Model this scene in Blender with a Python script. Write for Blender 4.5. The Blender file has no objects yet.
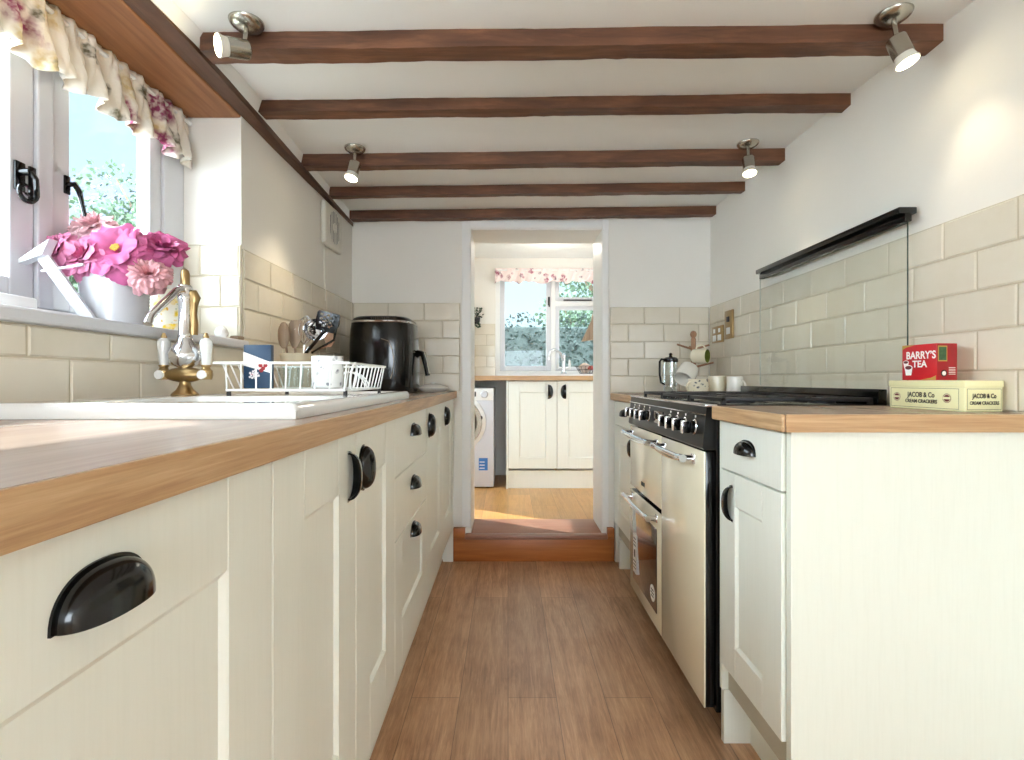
import bpy, bmesh, math, random
from mathutils import Vector, Matrix
SC = bpy.context.scene
COL = SC.collection
PI = math.pi
# ------------------------------------------------------------------ camera, world, sun, exposure
cam_d = bpy.data.cameras.new('camera')
cam_d.lens = 18.0; cam_d.sensor_width = 36.0; cam_d.shift_x = 4.0/1024
cam_d.clip_start = 0.02; cam_d.clip_end = 200
cam = bpy.data.objects.new('camera', cam_d); COL.objects.link(cam)
cam.location = (0, 0, 1.02); cam.rotation_euler = (PI/2, 0, 0)
SC.camera = cam

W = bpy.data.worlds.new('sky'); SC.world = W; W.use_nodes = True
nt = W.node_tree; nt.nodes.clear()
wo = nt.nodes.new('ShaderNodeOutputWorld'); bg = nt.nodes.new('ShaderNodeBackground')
tc = nt.nodes.new('ShaderNodeTexCoord'); sx = nt.nodes.new('ShaderNodeSeparateXYZ'); rp = nt.nodes.new('ShaderNodeValToRGB')
rp.color_ramp.elements[0].position = 0.0; rp.color_ramp.elements[0].color = (0.74, 0.93, 1.0, 1)
rp.color_ramp.elements[1].position = 0.75; rp.color_ramp.elements[1].color = (0.30, 0.68, 1.0, 1)
nt.links.new(tc.outputs['Generated'], sx.inputs[0]); nt.links.new(sx.outputs['Z'], rp.inputs[0])
nt.links.new(bg.outputs[0], wo.inputs[0])
# sky, with brightness added outside the view of the windows to fill the room
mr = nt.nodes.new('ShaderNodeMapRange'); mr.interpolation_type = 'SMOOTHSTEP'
SKY_FRONT, SKY_FILL = 0.74, 9.0
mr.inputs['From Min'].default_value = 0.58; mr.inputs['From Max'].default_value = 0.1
mr.inputs['To Min'].default_value = SKY_FRONT; mr.inputs['To Max'].default_value = SKY_FILL
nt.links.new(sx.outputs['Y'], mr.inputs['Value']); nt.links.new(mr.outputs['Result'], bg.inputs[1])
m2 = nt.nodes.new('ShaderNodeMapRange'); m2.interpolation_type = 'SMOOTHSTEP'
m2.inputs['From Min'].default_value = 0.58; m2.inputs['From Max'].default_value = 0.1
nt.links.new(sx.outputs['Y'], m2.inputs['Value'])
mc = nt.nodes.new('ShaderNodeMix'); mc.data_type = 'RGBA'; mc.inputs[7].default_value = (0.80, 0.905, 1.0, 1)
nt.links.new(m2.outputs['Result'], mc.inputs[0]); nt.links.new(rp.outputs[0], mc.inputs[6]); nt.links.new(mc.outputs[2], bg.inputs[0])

def sunlamp():
    d = bpy.data.lights.new('sun', 'SUN'); d.energy = 3.4; d.angle = math.radians(0.6); d.color = (1.0, 0.97, 0.92)
    o = bpy.data.objects.new('sun', d); COL.objects.link(o)
    v = Vector((-0.80, 0.42, 0.90))          # towards the sun
    o.rotation_euler = v.to_track_quat('Z', 'Y').to_euler()
sunlamp()
SC.view_settings.view_transform = 'Standard'; SC.view_settings.look = 'None'
SC.view_settings.gamma = 1.0; SC.view_settings.use_curve_mapping = False
SC.view_settings.exposure = 1.0
SC.cycles.use_denoising = True
SC.cycles.max_bounces = 10; SC.cycles.diffuse_bounces = 6; SC.cycles.glossy_bounces = 4
SC.cycles.transparent_max_bounces = 12; SC.cycles.transmission_bounces = 6
SC.cycles.sample_clamp_indirect = 6.0; SC.cycles.caustics_reflective = False; SC.cycles.caustics_refractive = False

# ------------------------------------------------------------------ materials
def lin(c):
    r = []
    for x in c[:3]:
        x = x/255.0
        r.append(x/12.92 if x <= 0.04045 else ((x+0.055)/1.055)**2.4)
    return (r[0], r[1], r[2], 1.0)
class N:
    def __init__(s, name):
        s.m = bpy.data.materials.new(name); s.m.use_nodes = True; s.t = s.m.node_tree
        s.b = s.t.nodes['Principled BSDF']; s.out = s.t.nodes['Material Output']
    def n(s, typ, **k):
        x = s.t.nodes.new(typ)
        for a, v in k.items(): setattr(x, a, v)
        return x
    def l(s, a, b): s.t.links.new(a, b)
    def coord(s, scale=(1,1,1), rot=(0,0,0), which='Object', loc=(0,0,0)):
        c = s.n('ShaderNodeTexCoord'); m = s.n('ShaderNodeMapping')
        m.inputs['Scale'].default_value = scale; m.inputs['Rotation'].default_value = rot; m.inputs['Location'].default_value = loc
        s.l(c.outputs[which], m.inputs[0]); return m.outputs[0]
    def noise(s, vec, scale, detail=3, rough=0.5, dist=0.0):
        x = s.n('ShaderNodeTexNoise'); x.inputs['Scale'].default_value = scale; x.inputs['Detail'].default_value = detail
        x.inputs['Roughness'].default_value = rough; x.inputs['Distortion'].default_value = dist
        s.l(vec, x.inputs['Vector']); return x
    def ramp(s, fac, stops, interp='LINEAR'):
        r = s.n('ShaderNodeValToRGB'); r.color_ramp.interpolation = interp
        e = r.color_ramp.elements
        while len(e) < len(stops): e.new(0.5)
        for k, (p, c) in enumerate(stops): e[k].position = p; e[k].color = c
        s.l(fac, r.inputs[0]); return r.outputs[0]
    def mix(s, fac, a, b, mode='MIX'):
        m = s.n('ShaderNodeMix', data_type='RGBA', blend_type=mode)
        for i, v in ((0, fac), (6, a), (7, b)):
            if hasattr(v, 'is_linked'): s.l(v, m.inputs[i])
            else: m.inputs[i].default_value = v
        return m.outputs[2]
    def bump(s, h, strength=0.3, dist=0.002, chain=None):
        b = s.n('ShaderNodeBump'); b.inputs['Strength'].default_value = strength; b.inputs['Distance'].default_value = dist
        s.l(h, b.inputs['Height'])
        if chain is not None: s.l(chain, b.inputs['Normal'])
        s.l(b.outputs[0], s.b.inputs['Normal']); return b.outputs[0]
def plain(name, c, rough=0.5, metal=0.0, coat=0.0, spec=0.5, var=0.04, vscale=9.0, bump=0.0, bscale=60, trans=0.0, emit=0.0):
    k = N(name); v = k.coord(); nz = k.noise(v, vscale, 3)
    c1 = lin(c); f = 1.0-var*2
    c0 = (c1[0]*f, c1[1]*f, c1[2]*f, 1)
    k.l(k.ramp(nz.outputs['Fac'], [(0.3, c0), (0.7, c1)]), k.b.inputs['Base Color'])
    k.b.inputs['Roughness'].default_value = rough; k.b.inputs['Metallic'].default_value = metal
    k.b.inputs['Coat Weight'].default_value = coat; k.b.inputs['Coat Roughness'].default_value = 0.06
    k.b.inputs['Specular IOR Level'].default_value = spec
    if bump: k.bump(k.noise(v, bscale, 4).outputs['Fac'], bump, 0.002)
    if trans: k.b.inputs['Transmission Weight'].default_value = trans
    if emit:
        k.b.inputs['Emission Color'].default_value = lin(c); k.b.inputs['Emission Strength'].default_value = emit
    return k.m
def wood(name, dark, mid, light, axis='y', fine=90, rough=0.5, bump=0.25, stretch=0.04, blotch=3.0, coat=0.0):
    k = N(name); s = {'x': (stretch,1,1), 'y': (1,stretch,1), 'z': (1,1,stretch)}[axis]
    v = k.coord(s); a = k.noise(v, fine, 5, 0.6, 0.4); b = k.noise(v, fine*0.22, 3, 0.5, 1.2)
    s2 = {'x': (0.35,1,1), 'y': (1,0.35,1), 'z': (1,1,0.35)}[axis]
    c = k.noise(k.coord(s2), blotch, 3)
    g = k.ramp(a.outputs['Fac'], [(0.28, lin(dark)), (0.5, lin(mid)), (0.72, lin(light))])
    g2 = k.ramp(b.outputs['Fac'], [(0.3, lin(dark)), (0.5, lin(mid)), (0.7, lin(light))])
    x = k.mix(0.5, g, g2)
    y = k.mix(k.ramp(c.outputs['Fac'], [(0.35, (0,0,0,1)), (0.65, (0.5,0.5,0.5,1))]), x, lin(mid))
    k.l(y, k.b.inputs['Base Color']); k.b.inputs['Roughness'].default_value = rough
    k.b.inputs['Coat Weight'].default_value = coat
    k.bump(a.outputs['Fac'], bump, 0.002); return k.m
def planks(name, dark, mid, light, length, width, rough=0.4, rot=PI/2):
    k = N(name)
    v = k.coord((1,1,1), (0,0,rot))
    br = k.n('ShaderNodeTexBrick'); k.l(v, br.inputs['Vector'])
    br.offset = 0.37; br.offset_frequency = 2
    br.inputs['Scale'].default_value = 1.0; br.inputs['Brick Width'].default_value = length; br.inputs['Row Height'].default_value = width
    br.inputs['Mortar Size'].default_value = 0.0012; br.inputs['Mortar Smooth'].default_value = 0.1
    br.inputs['Color1'].default_value = (0,0,0,1); br.inputs['Color2'].default_value = (1,1,1,1); br.inputs['Mortar'].default_value = (0.5,0.5,0.5,1)
    sy = (1,0.07,1) if rot else (0.07,1,1)
    a = k.noise(k.coord(sy), 120, 6, 0.75, 0.6); b = k.noise(k.coord(sy), 20, 5, 0.7, 1.5); c = k.noise(k.coord(), 3.2, 4, 0.6)
    g = k.ramp(a.outputs['Fac'], [(0.3, lin(dark)), (0.5, lin(mid)), (0.7, lin(light))])
    g2 = k.ramp(b.outputs['Fac'], [(0.32, lin(dark)), (0.5, lin(mid)), (0.68, lin(light))])
    x = k.mix(0.45, g, g2)
    x = k.mix(k.ramp(c.outputs['Fac'], [(0.35, (0.0,0,0,1)), (0.7, (0.45,0.45,0.45,1))]), x, lin(light))
    tone = k.ramp(br.outputs['Color'], [(0.0, (0.86,0.86,0.86,1)), (1.0, (1.06,1.05,1.04,1))])
    x = k.mix(1.0, x, tone, 'MULTIPLY')
    x = k.mix(k.ramp(br.outputs['Fac'], [(0.0, (0,0,0,1)), (1.0, (0.55,0.55,0.55,1))]), x, lin([q*0.5 for q in dark]))
    k.l(x, k.b.inputs['Base Color']); k.b.inputs['Roughness'].default_value = rough
    k.bump(a.outputs['Fac'], 0.15, 0.002); return k.m
def glass(name, tint=(255,255,255), refl=0.9, rough=0.0):
    k = N(name); k.t.nodes.remove(k.b)
    tr = k.n('ShaderNodeBsdfTransparent'); tr.inputs[0].default_value = lin(tint)
    gl = k.n('ShaderNodeBsdfGlossy'); gl.inputs['Roughness'].default_value = rough + 0.02
    fr = k.n('ShaderNodeLayerWeight'); fr.inputs['Blend'].default_value = 0.5
    pw = k.n('ShaderNodeMath', operation='POWER'); pw.inputs[1].default_value = 5.0; k.l(fr.outputs['Facing'], pw.inputs[0])
    mu = k.n('ShaderNodeMath', operation='MULTIPLY_ADD'); mu.inputs[1].default_value = 0.6*refl; mu.inputs[2].default_value = 0.03*refl; k.l(pw.outputs[0], mu.inputs[0])
    mx = k.n('ShaderNodeMixShader'); k.l(mu.outputs[0], mx.inputs[0]); k.l(tr.outputs[0], mx.inputs[1]); k.l(gl.outputs[0], mx.inputs[2])
    k.l(mx.outputs[0], k.out.inputs[0]); return k.m
def emitter(name, c, e):
    k = N(name); k.t.nodes.remove(k.b); em = k.n('ShaderNodeEmission')
    em.inputs[0].default_value = lin(c); em.inputs[1].default_value = e; k.l(em.outputs[0], k.out.inputs[0]); return k.m
def tile_mat(name, c, dark=0.90):
    k = N(name); g = k.n('ShaderNodeNewGeometry'); c1 = lin(c); c0 = (c1[0]*dark, c1[1]*dark, c1[2]*dark*0.98, 1)
    x = k.ramp(g.outputs['Random Per Island'], [(0, c0), (1, c1)])
    nz = k.noise(k.coord(), 14, 3); x = k.mix(0.12, x, nz.outputs['Fac'], 'OVERLAY')
    k.l(x, k.b.inputs['Base Color']); k.b.inputs['Roughness'].default_value = 0.16
    k.bump(k.noise(k.coord(), 22, 2).outputs['Fac'], 0.35, 0.004); return k.m
def grained_paint(name, c, axis='z'):
    k = N(name); s = {'x': (0.05,1,1), 'y': (1,0.05,1), 'z': (1,1,0.05)}[axis]
    a = k.noise(k.coord(s), 170, 4, 0.6, 0.3); c1 = lin(c); c0 = (c1[0]*0.975, c1[1]*0.975, c1[2]*0.97, 1)
    k.l(k.ramp(a.outputs['Fac'], [(0.3, c0), (0.55, c1)]), k.b.inputs['Base Color'])
    k.b.inputs['Roughness'].default_value = 0.36; k.bump(a.outputs['Fac'], 0.14, 0.001); return k.m
def floral(name, base, spots, scale=9.0):
    k = N(name); v = k.coord(); wv = k.noise(v, 14, 3); base = lin(base); x = None
    for i, (c, th, sc) in enumerate(spots):
        vo = k.n('ShaderNodeTexVoronoi'); vo.inputs['Scale'].default_value = sc; 
        vv = k.coord(loc=(i*3.7, i*1.3, i*2.1))
        ad = k.mix(0.06, vv, wv.outputs['Color'], 'ADD'); k.l(ad, vo.inputs['Vector'])
        f = k.ramp(vo.outputs['Distance'], [(th*0.7, (1,1,1,1)), (th, (0,0,0,1))])
        n2 = k.noise(vv, 60, 2); f2 = k.mix(1.0, f, k.ramp(n2.outputs['Fac'], [(0.4, (0.35,0.35,0.35,1)), (0.6, (1,1,1,1))]), 'MULTIPLY')
        x = k.mix(f2, base if x is None else x, lin(c))
    k.l(x, k.b.inputs['Base Color']); k.b.inputs['Roughness'].default_value = 0.85; return k.m

M = {}
M['wall'] = plain('wall_paint', (238,234,226), 0.75, var=0.01, vscale=4, bump=0.25, bscale=26)
M['ceil'] = plain('ceiling_paint', (244,245,243), 0.8, var=0.01, vscale=3, bump=0.25, bscale=18)
M['gloss_white'] = plain('white_gloss_paint', (240,239,236), 0.42, var=0.01)
M['window_white'] = plain('window_white_paint', (212,212,216), 0.4, var=0.01)
M['vase_white'] = plain('vase_glaze', (204,204,208), 0.2, var=0.01)
M['tile'] = tile_mat('cream_tile', (230,221,204))
M['grout'] = plain('grout', (200,188,165), 0.9)
M['cream'] = grained_paint('cream_cabinet_paint', (238,240,230))
M['creamside'] = grained_paint('cream_end_panel_paint', (234,238,226))
M['gap'] = plain('cabinet_carcass', (190,184,165), 0.7)
M['oak'] = wood('oak_worktop_edge', (146,108,74), (192,154,112), (226,196,154), 'y', 230, 0.42, 0.3, 0.035)
M['oakx'] = wood('oak_worktop_end', (146,108,74), (192,154,112), (226,196,154), 'x', 230, 0.42, 0.3, 0.035)
M['oaktop'] = wood('worktop_surface', (146,122,106), (166,142,126), (184,162,146), 'y', 60, 0.25, 0.06, 0.08)
M['beam'] = wood('dark_beam_wood', (38,22,14), (96,60,40), (156,106,74), 'x', 55, 0.55, 0.6, 0.12, 4)
M['plate'] = wood('dark_beam_wood_lengthwise', (50,32,22), (88,58,40), (120,82,56), 'y', 42, 0.6, 0.8, 0.12, 4)
M['lintel'] = wood('lintel_wood', (100,60,32), (152,100,60), (186,136,92), 'y', 46, 0.5, 0.35, 0.08, 4)
M['step'] = wood('step_wood', (140,78,36), (176,104,52), (200,130,72), 'x', 40, 0.4, 0.2, 0.07, 4)
M['tread'] = wood('tread_wood', (138,92,74), (158,110,90), (176,130,108), 'x', 40, 0.35, 0.15, 0.07, 4)
M['floor'] = planks('kitchen_floor_planks', (116,80,54), (180,134,98), (220,178,140), 1.2, 0.155, 0.33)
M['floor2'] = planks('utility_floor_planks', (160,108,52), (200,146,82), (226,178,112), 0.9, 0.17, 0.3)
M['black'] = plain('black_metal', (9,9,9), 0.13, spec=0.45, var=0.0)
M['enamel'] = plain('black_enamel', (11,11,12), 0.12, spec=0.45, var=0.0)
M['panelblk'] = plain('black_control_panel', (22,21,20), 0.3, spec=0.3, var=0.05)
M['castiron'] = plain('cast_iron', (24,24,28), 0.5, bump=0.2)
M['cookcream'] = plain('cream_enamel', (240,231,204), 0.13, coat=0.35, var=0.01)
M['chrome'] = plain('chrome', (225,225,228), 0.09, 1.0, var=0.0)
M['nickel'] = plain('brushed_nickel', (180,176,166), 0.24, 1.0, var=0.02)
M['brass'] = plain('brass', (172,144,100), 0.3, 1.0, var=0.05)
M['ceramic'] = plain('white_ceramic', (232,231,228), 0.08, coat=0.5, var=0.0)
M['whiteplastic'] = plain('white_plastic', (238,238,236), 0.35, var=0.0)
M['offplastic'] = plain('off_white_plastic', (222,218,206), 0.4, var=0.0)
M['dark'] = plain('dark_grille', (70,66,60), 0.7)
M['glass'] = glass('window_glass', (252,255,255), 0.5)
M['clearglass'] = glass('clear_glass', (250,253,253), 0.8)
M['splash'] = glass('splash_glass', (254,255,254), 1.2)
M['ovenglass'] = plain('dark_oven_glass', (60,46,34), 0.05, coat=1.0, var=0.1)
M['paleedge'] = plain('pale_glass_edge', (176,184,174), 0.2)
M['glassedge'] = plain('glass_edge', (58,76,70), 0.2)
M['redbox'] = plain('red_card', (205,34,44), 0.3, coat=0.3, var=0.05, vscale=20)
M['darkred'] = plain('dark_red_card', (168,22,34), 0.35, coat=0.2, var=0.08, vscale=20)
M['white'] = plain('white_print', (250,248,244), 0.5, var=0.0)
M['greenprint'] = plain('green_print', (70,110,70), 0.5, var=0.2, vscale=120)
M['goldprint'] = plain('gold_print', (196,160,80), 0.4)
M['maroon'] = plain('maroon_print', (116,56,56), 0.5, var=0.1)
M['inkblack'] = plain('black_print', (44,38,34), 0.5, var=0.0)
M['tin'] = plain('pale_yellow_tin', (244,240,190), 0.25, coat=0.4, var=0.01)
M['tinside'] = M['tin']
M['navy'] = plain('navy_card', (34,66,96), 0.4, var=0.05)
M['flowerred'] = plain('red_flower_print', (196,60,66), 0.5, var=0.3, vscale=150)
M['pinkprint'] = floral('blossom_print', (236,228,232), [((196,70,90), 0.3, 90), ((90,90,140), 0.22, 110)])
M['stone'] = plain('beige_stoneware', (206,192,164), 0.45, var=0.05)
M['utwood'] = wood('utensil_wood', (112,92,74), (150,126,102), (178,154,128), 'z', 80, 0.6, 0.1)
M['treewood'] = wood('mug_tree_wood', (134,96,70), (164,122,92), (186,146,114), 'z', 80, 0.5, 0.1)
M['mugcream'] = plain('cream_glaze', (236,226,200), 0.15, coat=0.3, var=0.01)
M['mugwhite'] = plain('white_glaze', (240,236,226), 0.15, coat=0.3, var=0.01)
M['muggreen'] = plain('olive_glaze', (132,142,66), 0.2, var=0.02)
M['flormug'] = floral('dark_floral_glaze', (240,230,205), [((70,74,84), 0.3, 38)]); 
M['greyfloral'] = floral('grey_floral_glaze', (244,243,240), [((150,150,158), 0.26, 36)])
M['yellowfloral'] = floral('yellow_floral_glaze', (248,244,226), [((246,214,60), 0.42, 34), ((235,180,40), 0.22, 60), ((150,160,110), 0.16, 70)])
M['curtain'] = floral('floral_curtain_fabric', (240,233,220), [((216,194,146), 0.40, 8), ((112,106,84), 0.30, 11), ((146,62,98), 0.42, 8)])
M['curtain2'] = floral('pink_floral_curtain_fabric', (244,226,222), [((160,92,112), 0.34, 11), ((126,108,118), 0.24, 13)])
M['pink'] = plain('bright_pink_petals', (214,104,158), 0.55, var=0.18, vscale=26)
M['rose'] = plain('mid_pink_petals', (226,134,174), 0.55, var=0.15, vscale=26)
M['palepink'] = plain('pale_pink_petals', (250,206,214), 0.6, var=0.08, vscale=40)
M['dusty'] = plain('dusty_pink_petals', (230,168,174), 0.6, var=0.2, vscale=50)
M['stamen'] = plain('yellow_stamens', (214,176,70), 0.7, var=0.2, vscale=200)
M['leaf'] = plain('leaf_green', (58,82,48), 0.6, var=0.2, vscale=20)
M['leafdark'] = plain('dark_leaf_green', (54,84,56), 0.6, var=0.25, vscale=8)
M['leafpale'] = plain('pale_leaf_green', (78,100,74), 0.6, var=0.2, vscale=5)
M['hedge'] = plain('hedge_leaf', (62,76,70), 0.6, var=0.25, vscale=30)
M['bark'] = plain('bark', (110,92,74), 0.9, var=0.1, bump=0.6)
M['grass'] = plain('pale_paving_and_grass', (158,154,140), 0.9, var=0.15, vscale=1.2)
M['slate'] = plain('slate_roof', (72,76,96), 0.7, var=0.15, vscale=6)
M['render'] = plain('house_render', (150,144,134), 0.9)
M['blueink'] = plain('blue_label', (46,110,180), 0.5, var=0.0)
M['greylight'] = plain('light_grey_plastic', (206,208,214), 0.3, var=0.0)
M['darkrubber'] = plain('dark_rubber', (48,46,48), 0.5)
M['cloth'] = plain('pink_and_cream_cloth', (236,214,200), 0.9, var=0.15, vscale=30)
M['redcloth'] = plain('brick_red_cloth', (176,80,70), 0.9, var=0.1)
M['lens'] = emitter('lit_lamp_lens', (255,240,200), 14.0)
M['flatblack'] = plain('flat_black', (20,20,20), 0.9)  # plain black of the cooker badge and washing machine display

# ------------------------------------------------------------------ mesh helpers
def add_v(bm, p): return bm.verts.new(p)
class MB:
    def __init__(s): s.bm = bmesh.new()
    def box(s, a, b, bev=0.0, seg=2):
        x0,x1 = sorted((a[0],b[0])); y0,y1 = sorted((a[1],b[1])); z0,z1 = sorted((a[2],b[2]))
        v = [s.bm.verts.new(p) for p in ((x0,y0,z0),(x1,y0,z0),(x1,y1,z0),(x0,y1,z0),(x0,y0,z1),(x1,y0,z1),(x1,y1,z1),(x0,y1,z1))]
        fs = [s.bm.faces.new([v[i] for i in q]) for q in ((0,3,2,1),(4,5,6,7),(0,1,5,4),(1,2,6,5),(2,3,7,6),(3,0,4,7))]
        if bev > 0:
            es = list({e for f in fs for e in f.edges})
            bmesh.ops.bevel(s.bm, geom=es, offset=min(bev, 0.45*min(x1-x0,y1-y0,z1-z0)), segments=seg, profile=0.5, affect='EDGES')
        return s
    def loft(s, rings, cap0=True, cap1=True, closed=True):
        vr = [[s.bm.verts.new(p) for p in r] for r in rings]
        n = len(vr[0])
        for a, b in zip(vr, vr[1:]):
            for i in range(n if closed else n-1):
                j = (i+1) % n
                s.bm.faces.new((a[i], a[j], b[j], b[i]))
        if cap0: s.bm.faces.new(list(reversed(vr[0])))
        if cap1: s.bm.faces.new(vr[-1])
        return s
    def lathe(s, prof, c=(0,0,0), axis=(0,0,1), seg=28, cap0=True, cap1=True):
        q = Vector(axis).to_track_quat('Z', 'Y'); c = Vector(c)
        rings = [[c + q @ Vector((max(r,1e-5)*math.cos(2*PI*i/seg), max(r,1e-5)*math.sin(2*PI*i/seg), z)) for i in range(seg)] for r, z in prof]
        return s.loft(rings, cap0, cap1)
    def cyl(s, a, b, r0, r1=None, seg=24):
        a = Vector(a); b = Vector(b); L = (b-a).length
        return s.lathe([(r0,0),(r0 if r1 is None else r1, L)], a, (b-a), seg)
    def ell(s, c, r, seg=20, rows=12, q=None):
        c = Vector(c); rings = []
        if not hasattr(r, '__len__'): r = (r,r,r)
        for j in range(rows+1):
            t = -PI/2 + PI*j/rows; cr = max(math.cos(t), 1e-3)
            ring = []
            for i in range(seg):
                p = Vector((r[0]*cr*math.cos(2*PI*i/seg), r[1]*cr*math.sin(2*PI*i/seg), r[2]*math.sin(t)))
                ring.append(c + (q @ p if q else p))
            rings.append(ring)
        return s.loft(rings)
    def tube(s, pts, r, seg=10, closed=False, caps=True):
        pts = [Vector(p) for p in pts]; n = len(pts); rs = r if hasattr(r, '__len__') else [r]*n
        rings = []; ref = None
        for i, p in enumerate(pts):
            if closed: t = pts[(i+1) % n] - pts[i-1]
            else: t = pts[min(i+1, n-1)] - pts[max(i-1, 0)]
            t.normalize()
            if ref is None:
                ref = Vector((0,0,1)) if abs(t.z) < 0.9 else Vector((1,0,0))
            u = (ref - t*ref.dot(t))
            if u.length < 1e-4: u = t.orthogonal()
            u.normalize(); w = t.cross(u); ref = u
            rings.append([p + (u*math.cos(2*PI*k/seg) + w*math.sin(2*PI*k/seg))*rs[i] for k in range(seg)])
        if closed: rings.append(rings[0]); return s._closed_tube(rings[:-1])
        return s.loft(rings, caps, caps)
    def _closed_tube(s, rings):
        vr = [[s.bm.verts.new(p) for p in r] for r in rings]; n = len(vr[0])
        for k in range(len(vr)):
            a = vr[k]; b = vr[(k+1) % len(vr)]
            for i in range(n):
                j = (i+1) % n; s.bm.faces.new((a[i], a[j], b[j], b[i]))
        return s
    def grid(s, f, nu, nv):
        g = [[s.bm.verts.new(f(i/nu, j/nv)) for j in range(nv+1)] for i in range(nu+1)]
        for i in range(nu):
            for j in range(nv): s.bm.faces.new((g[i][j], g[i+1][j], g[i+1][j+1], g[i][j+1]))
        return s
    def prism(s, poly, d):
        d = Vector(d); a = [Vector(p) for p in poly]
        return s.loft([a, [p + d for p in a]])
    def quad(s, *p):
        s.bm.faces.new([s.bm.verts.new(x) for x in p]); return s
    def text(s, body, size, o, right, up, extrude=0.0004, align='CENTER', sx=1.0, bold=0.0):
        c = bpy.data.curves.new('lettering', 'FONT'); c.body = body; c.size = size; c.extrude = extrude
        c.align_x = align; c.align_y = 'CENTER'; c.offset = bold; c.resolution_u = 4
        ob = bpy.data.objects.new('lettering', c); COL.objects.link(ob)
        dg = bpy.context.evaluated_depsgraph_get(); me = bpy.data.meshes.new_from_object(ob.evaluated_get(dg))
        right = Vector(right).normalized(); up = Vector(up).normalized(); nrm = right.cross(up)
        mt = Matrix((right*sx, up, nrm)).transposed().to_4x4(); mt.translation = Vector(o)
        me.transform(mt); s.bm.from_mesh(me)
        bpy.data.meshes.remove(me); bpy.data.objects.remove(ob); bpy.data.curves.remove(c)
        return s

def link(name, mb, mat, parent=None, shift=None, smooth=True, angle=35, solid=0.0, normals=True):
    bm = mb.bm
    if normals: bmesh.ops.recalc_face_normals(bm, faces=bm.faces)
    if shift is not None: bmesh.ops.translate(bm, verts=bm.verts, vec=-Vector(shift))
    me = bpy.data.meshes.new(name); bm.to_mesh(me); bm.free()
    me.materials.append(M[mat] if isinstance(mat, str) else mat)
    if smooth:
        me.polygons.foreach_set('use_smooth', [True]*len(me.polygons)); me.set_sharp_from_angle(angle=math.radians(angle))
    o = bpy.data.objects.new(name, me); COL.objects.link(o)
    if parent: o.parent = parent
    if solid:
        m = o.modifiers.new('thickness', 'SOLIDIFY'); m.thickness = solid; m.offset = 0
    return o
class Thing:
    def __init__(s, name, label, cat, loc=(0,0,0), group=None, kind=None):
        s.o = bpy.data.objects.new(name, None); COL.objects.link(s.o); s.o.location = loc; s.o.empty_display_size = 0.05
        s.loc = Vector(loc)
        if kind: s.o['kind'] = kind
        if label: s.o['label'] = label
        if cat: s.o['category'] = cat
        if group: s.o['group'] = group
    def part(s, name, mb, mat, parent=None, label=None, **k):
        o = link(name, mb, mat, parent or s.o, s.loc, **k)
        if label: o['label'] = label
        return o
def single(name, mb, mat, label=None, cat=None, origin=(0,0,0), group=None, kind=None, **k):
    o = link(name, mb, mat, None, origin, **k); o.location = origin
    if label: o['label'] = label
    if cat: o['category'] = cat
    if group: o['group'] = group
    if kind: o['kind'] = kind
    return o
def struct(name, mb, mat, **k): return single(name, mb, mat, kind='structure', smooth=False, **k)
def dup(root, loc=None, rotz=None, label=None):
    def cp(o, parent):
        c = o.copy(); COL.objects.link(c)
        if parent: c.parent = parent
        for ch in list(o.children): cp(ch, c)
        return c
    r = cp(root, None)
    if loc is not None: r.location = loc
    if rotz is not None: r.rotation_euler = (0,0,rotz)
    if label: r['label'] = label
    return r

# ------------------------------------------------------------------ room constants
XL, XR, YB, YB2 = -0.886, 1.150, 2.91, 3.20
TL, TR = 0.957, 0.947               # worktop tops, left and right
UF = 0.137                          # utility floor
def zc(x, y=2.0): return 1.97 + 0.0125*(x-0.13) - max(0, 1.73-y)*0.058
Y0 = -2.6

# ------------------------------------------------------------------ setting
struct('floor', MB().box((-1.25, Y0, -0.1), (1.35, YB, 0)), 'floor')
struct('floor_utility', MB().box((-1.4, YB+0.002, 0.0), (1.9, 5.0, UF)), 'floor2')
b = MB()
b.loft([[(-1.3,y,zc(-1.3,y)), (1.4,y,zc(1.4,y)), (1.4,y,2.35), (-1.3,y,2.35)] for y in (Y0, 1.73, YB2)])
# plaster fillet where the ceiling dips to the wall plate
b.loft([[(XL, y, 1.905-max(0,1.2-y)*.05), (x, y, 1.905-max(0,1.2-y)*.05), (x+q, y, zc(x+q, y)+0.001), (XL, y, 1.99)] for y, x, q in ((Y0, -.823, .048), (1.35, -.823, .02), (1.74, -.842, .018), (2.13, -.862, .012), (YB, -.880, .002))])
struct('ceiling', b, 'ceil')
struct('ceiling_utility', MB().box((-1.4, YB2, 2.15), (1.9, 5.0, 2.35)), 'ceil')
# left wall with the window recess
WY0, WY1, SZ, LZ = 0.16, 1.70, 1.124, 1.892
b = MB()
b.box((XL, Y0, 0), (-1.165, WY0, 2.3)); b.box((XL, WY0, 0), (-1.165, WY1, SZ)); b.box((XL, WY1, 0), (-1.165, YB, 2.3))
b.box((-0.9, WY0, 1.99), (-1.165, WY1, 2.3)); b.box((-1.125, WY0, LZ), (-1.165, WY1, 2.0))
wl = struct('wall_left', b, 'wall')
b = MB(); b.box((-1.165, Y0-.15, 0), (-.62, Y0, 2.3)); b.box((.85, Y0-.15, 0), (1.45, Y0, 2.3)); b.box((-.62, Y0-.15, 0), (.85, Y0, .85)); b.box((-.62, Y0-.15, 1.88), (.85, Y0, 2.3))
struct('wall_front_added', b, 'wall')  # unseen wall added behind the camera, opening sized to limit the sky fill
wr = struct('wall_right', MB().box((XR, Y0, 0), (1.45, YB, 2.3)), 'wall')
b = MB()
DX0, DX1, DZ = -0.216, 0.540, 1.883
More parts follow.
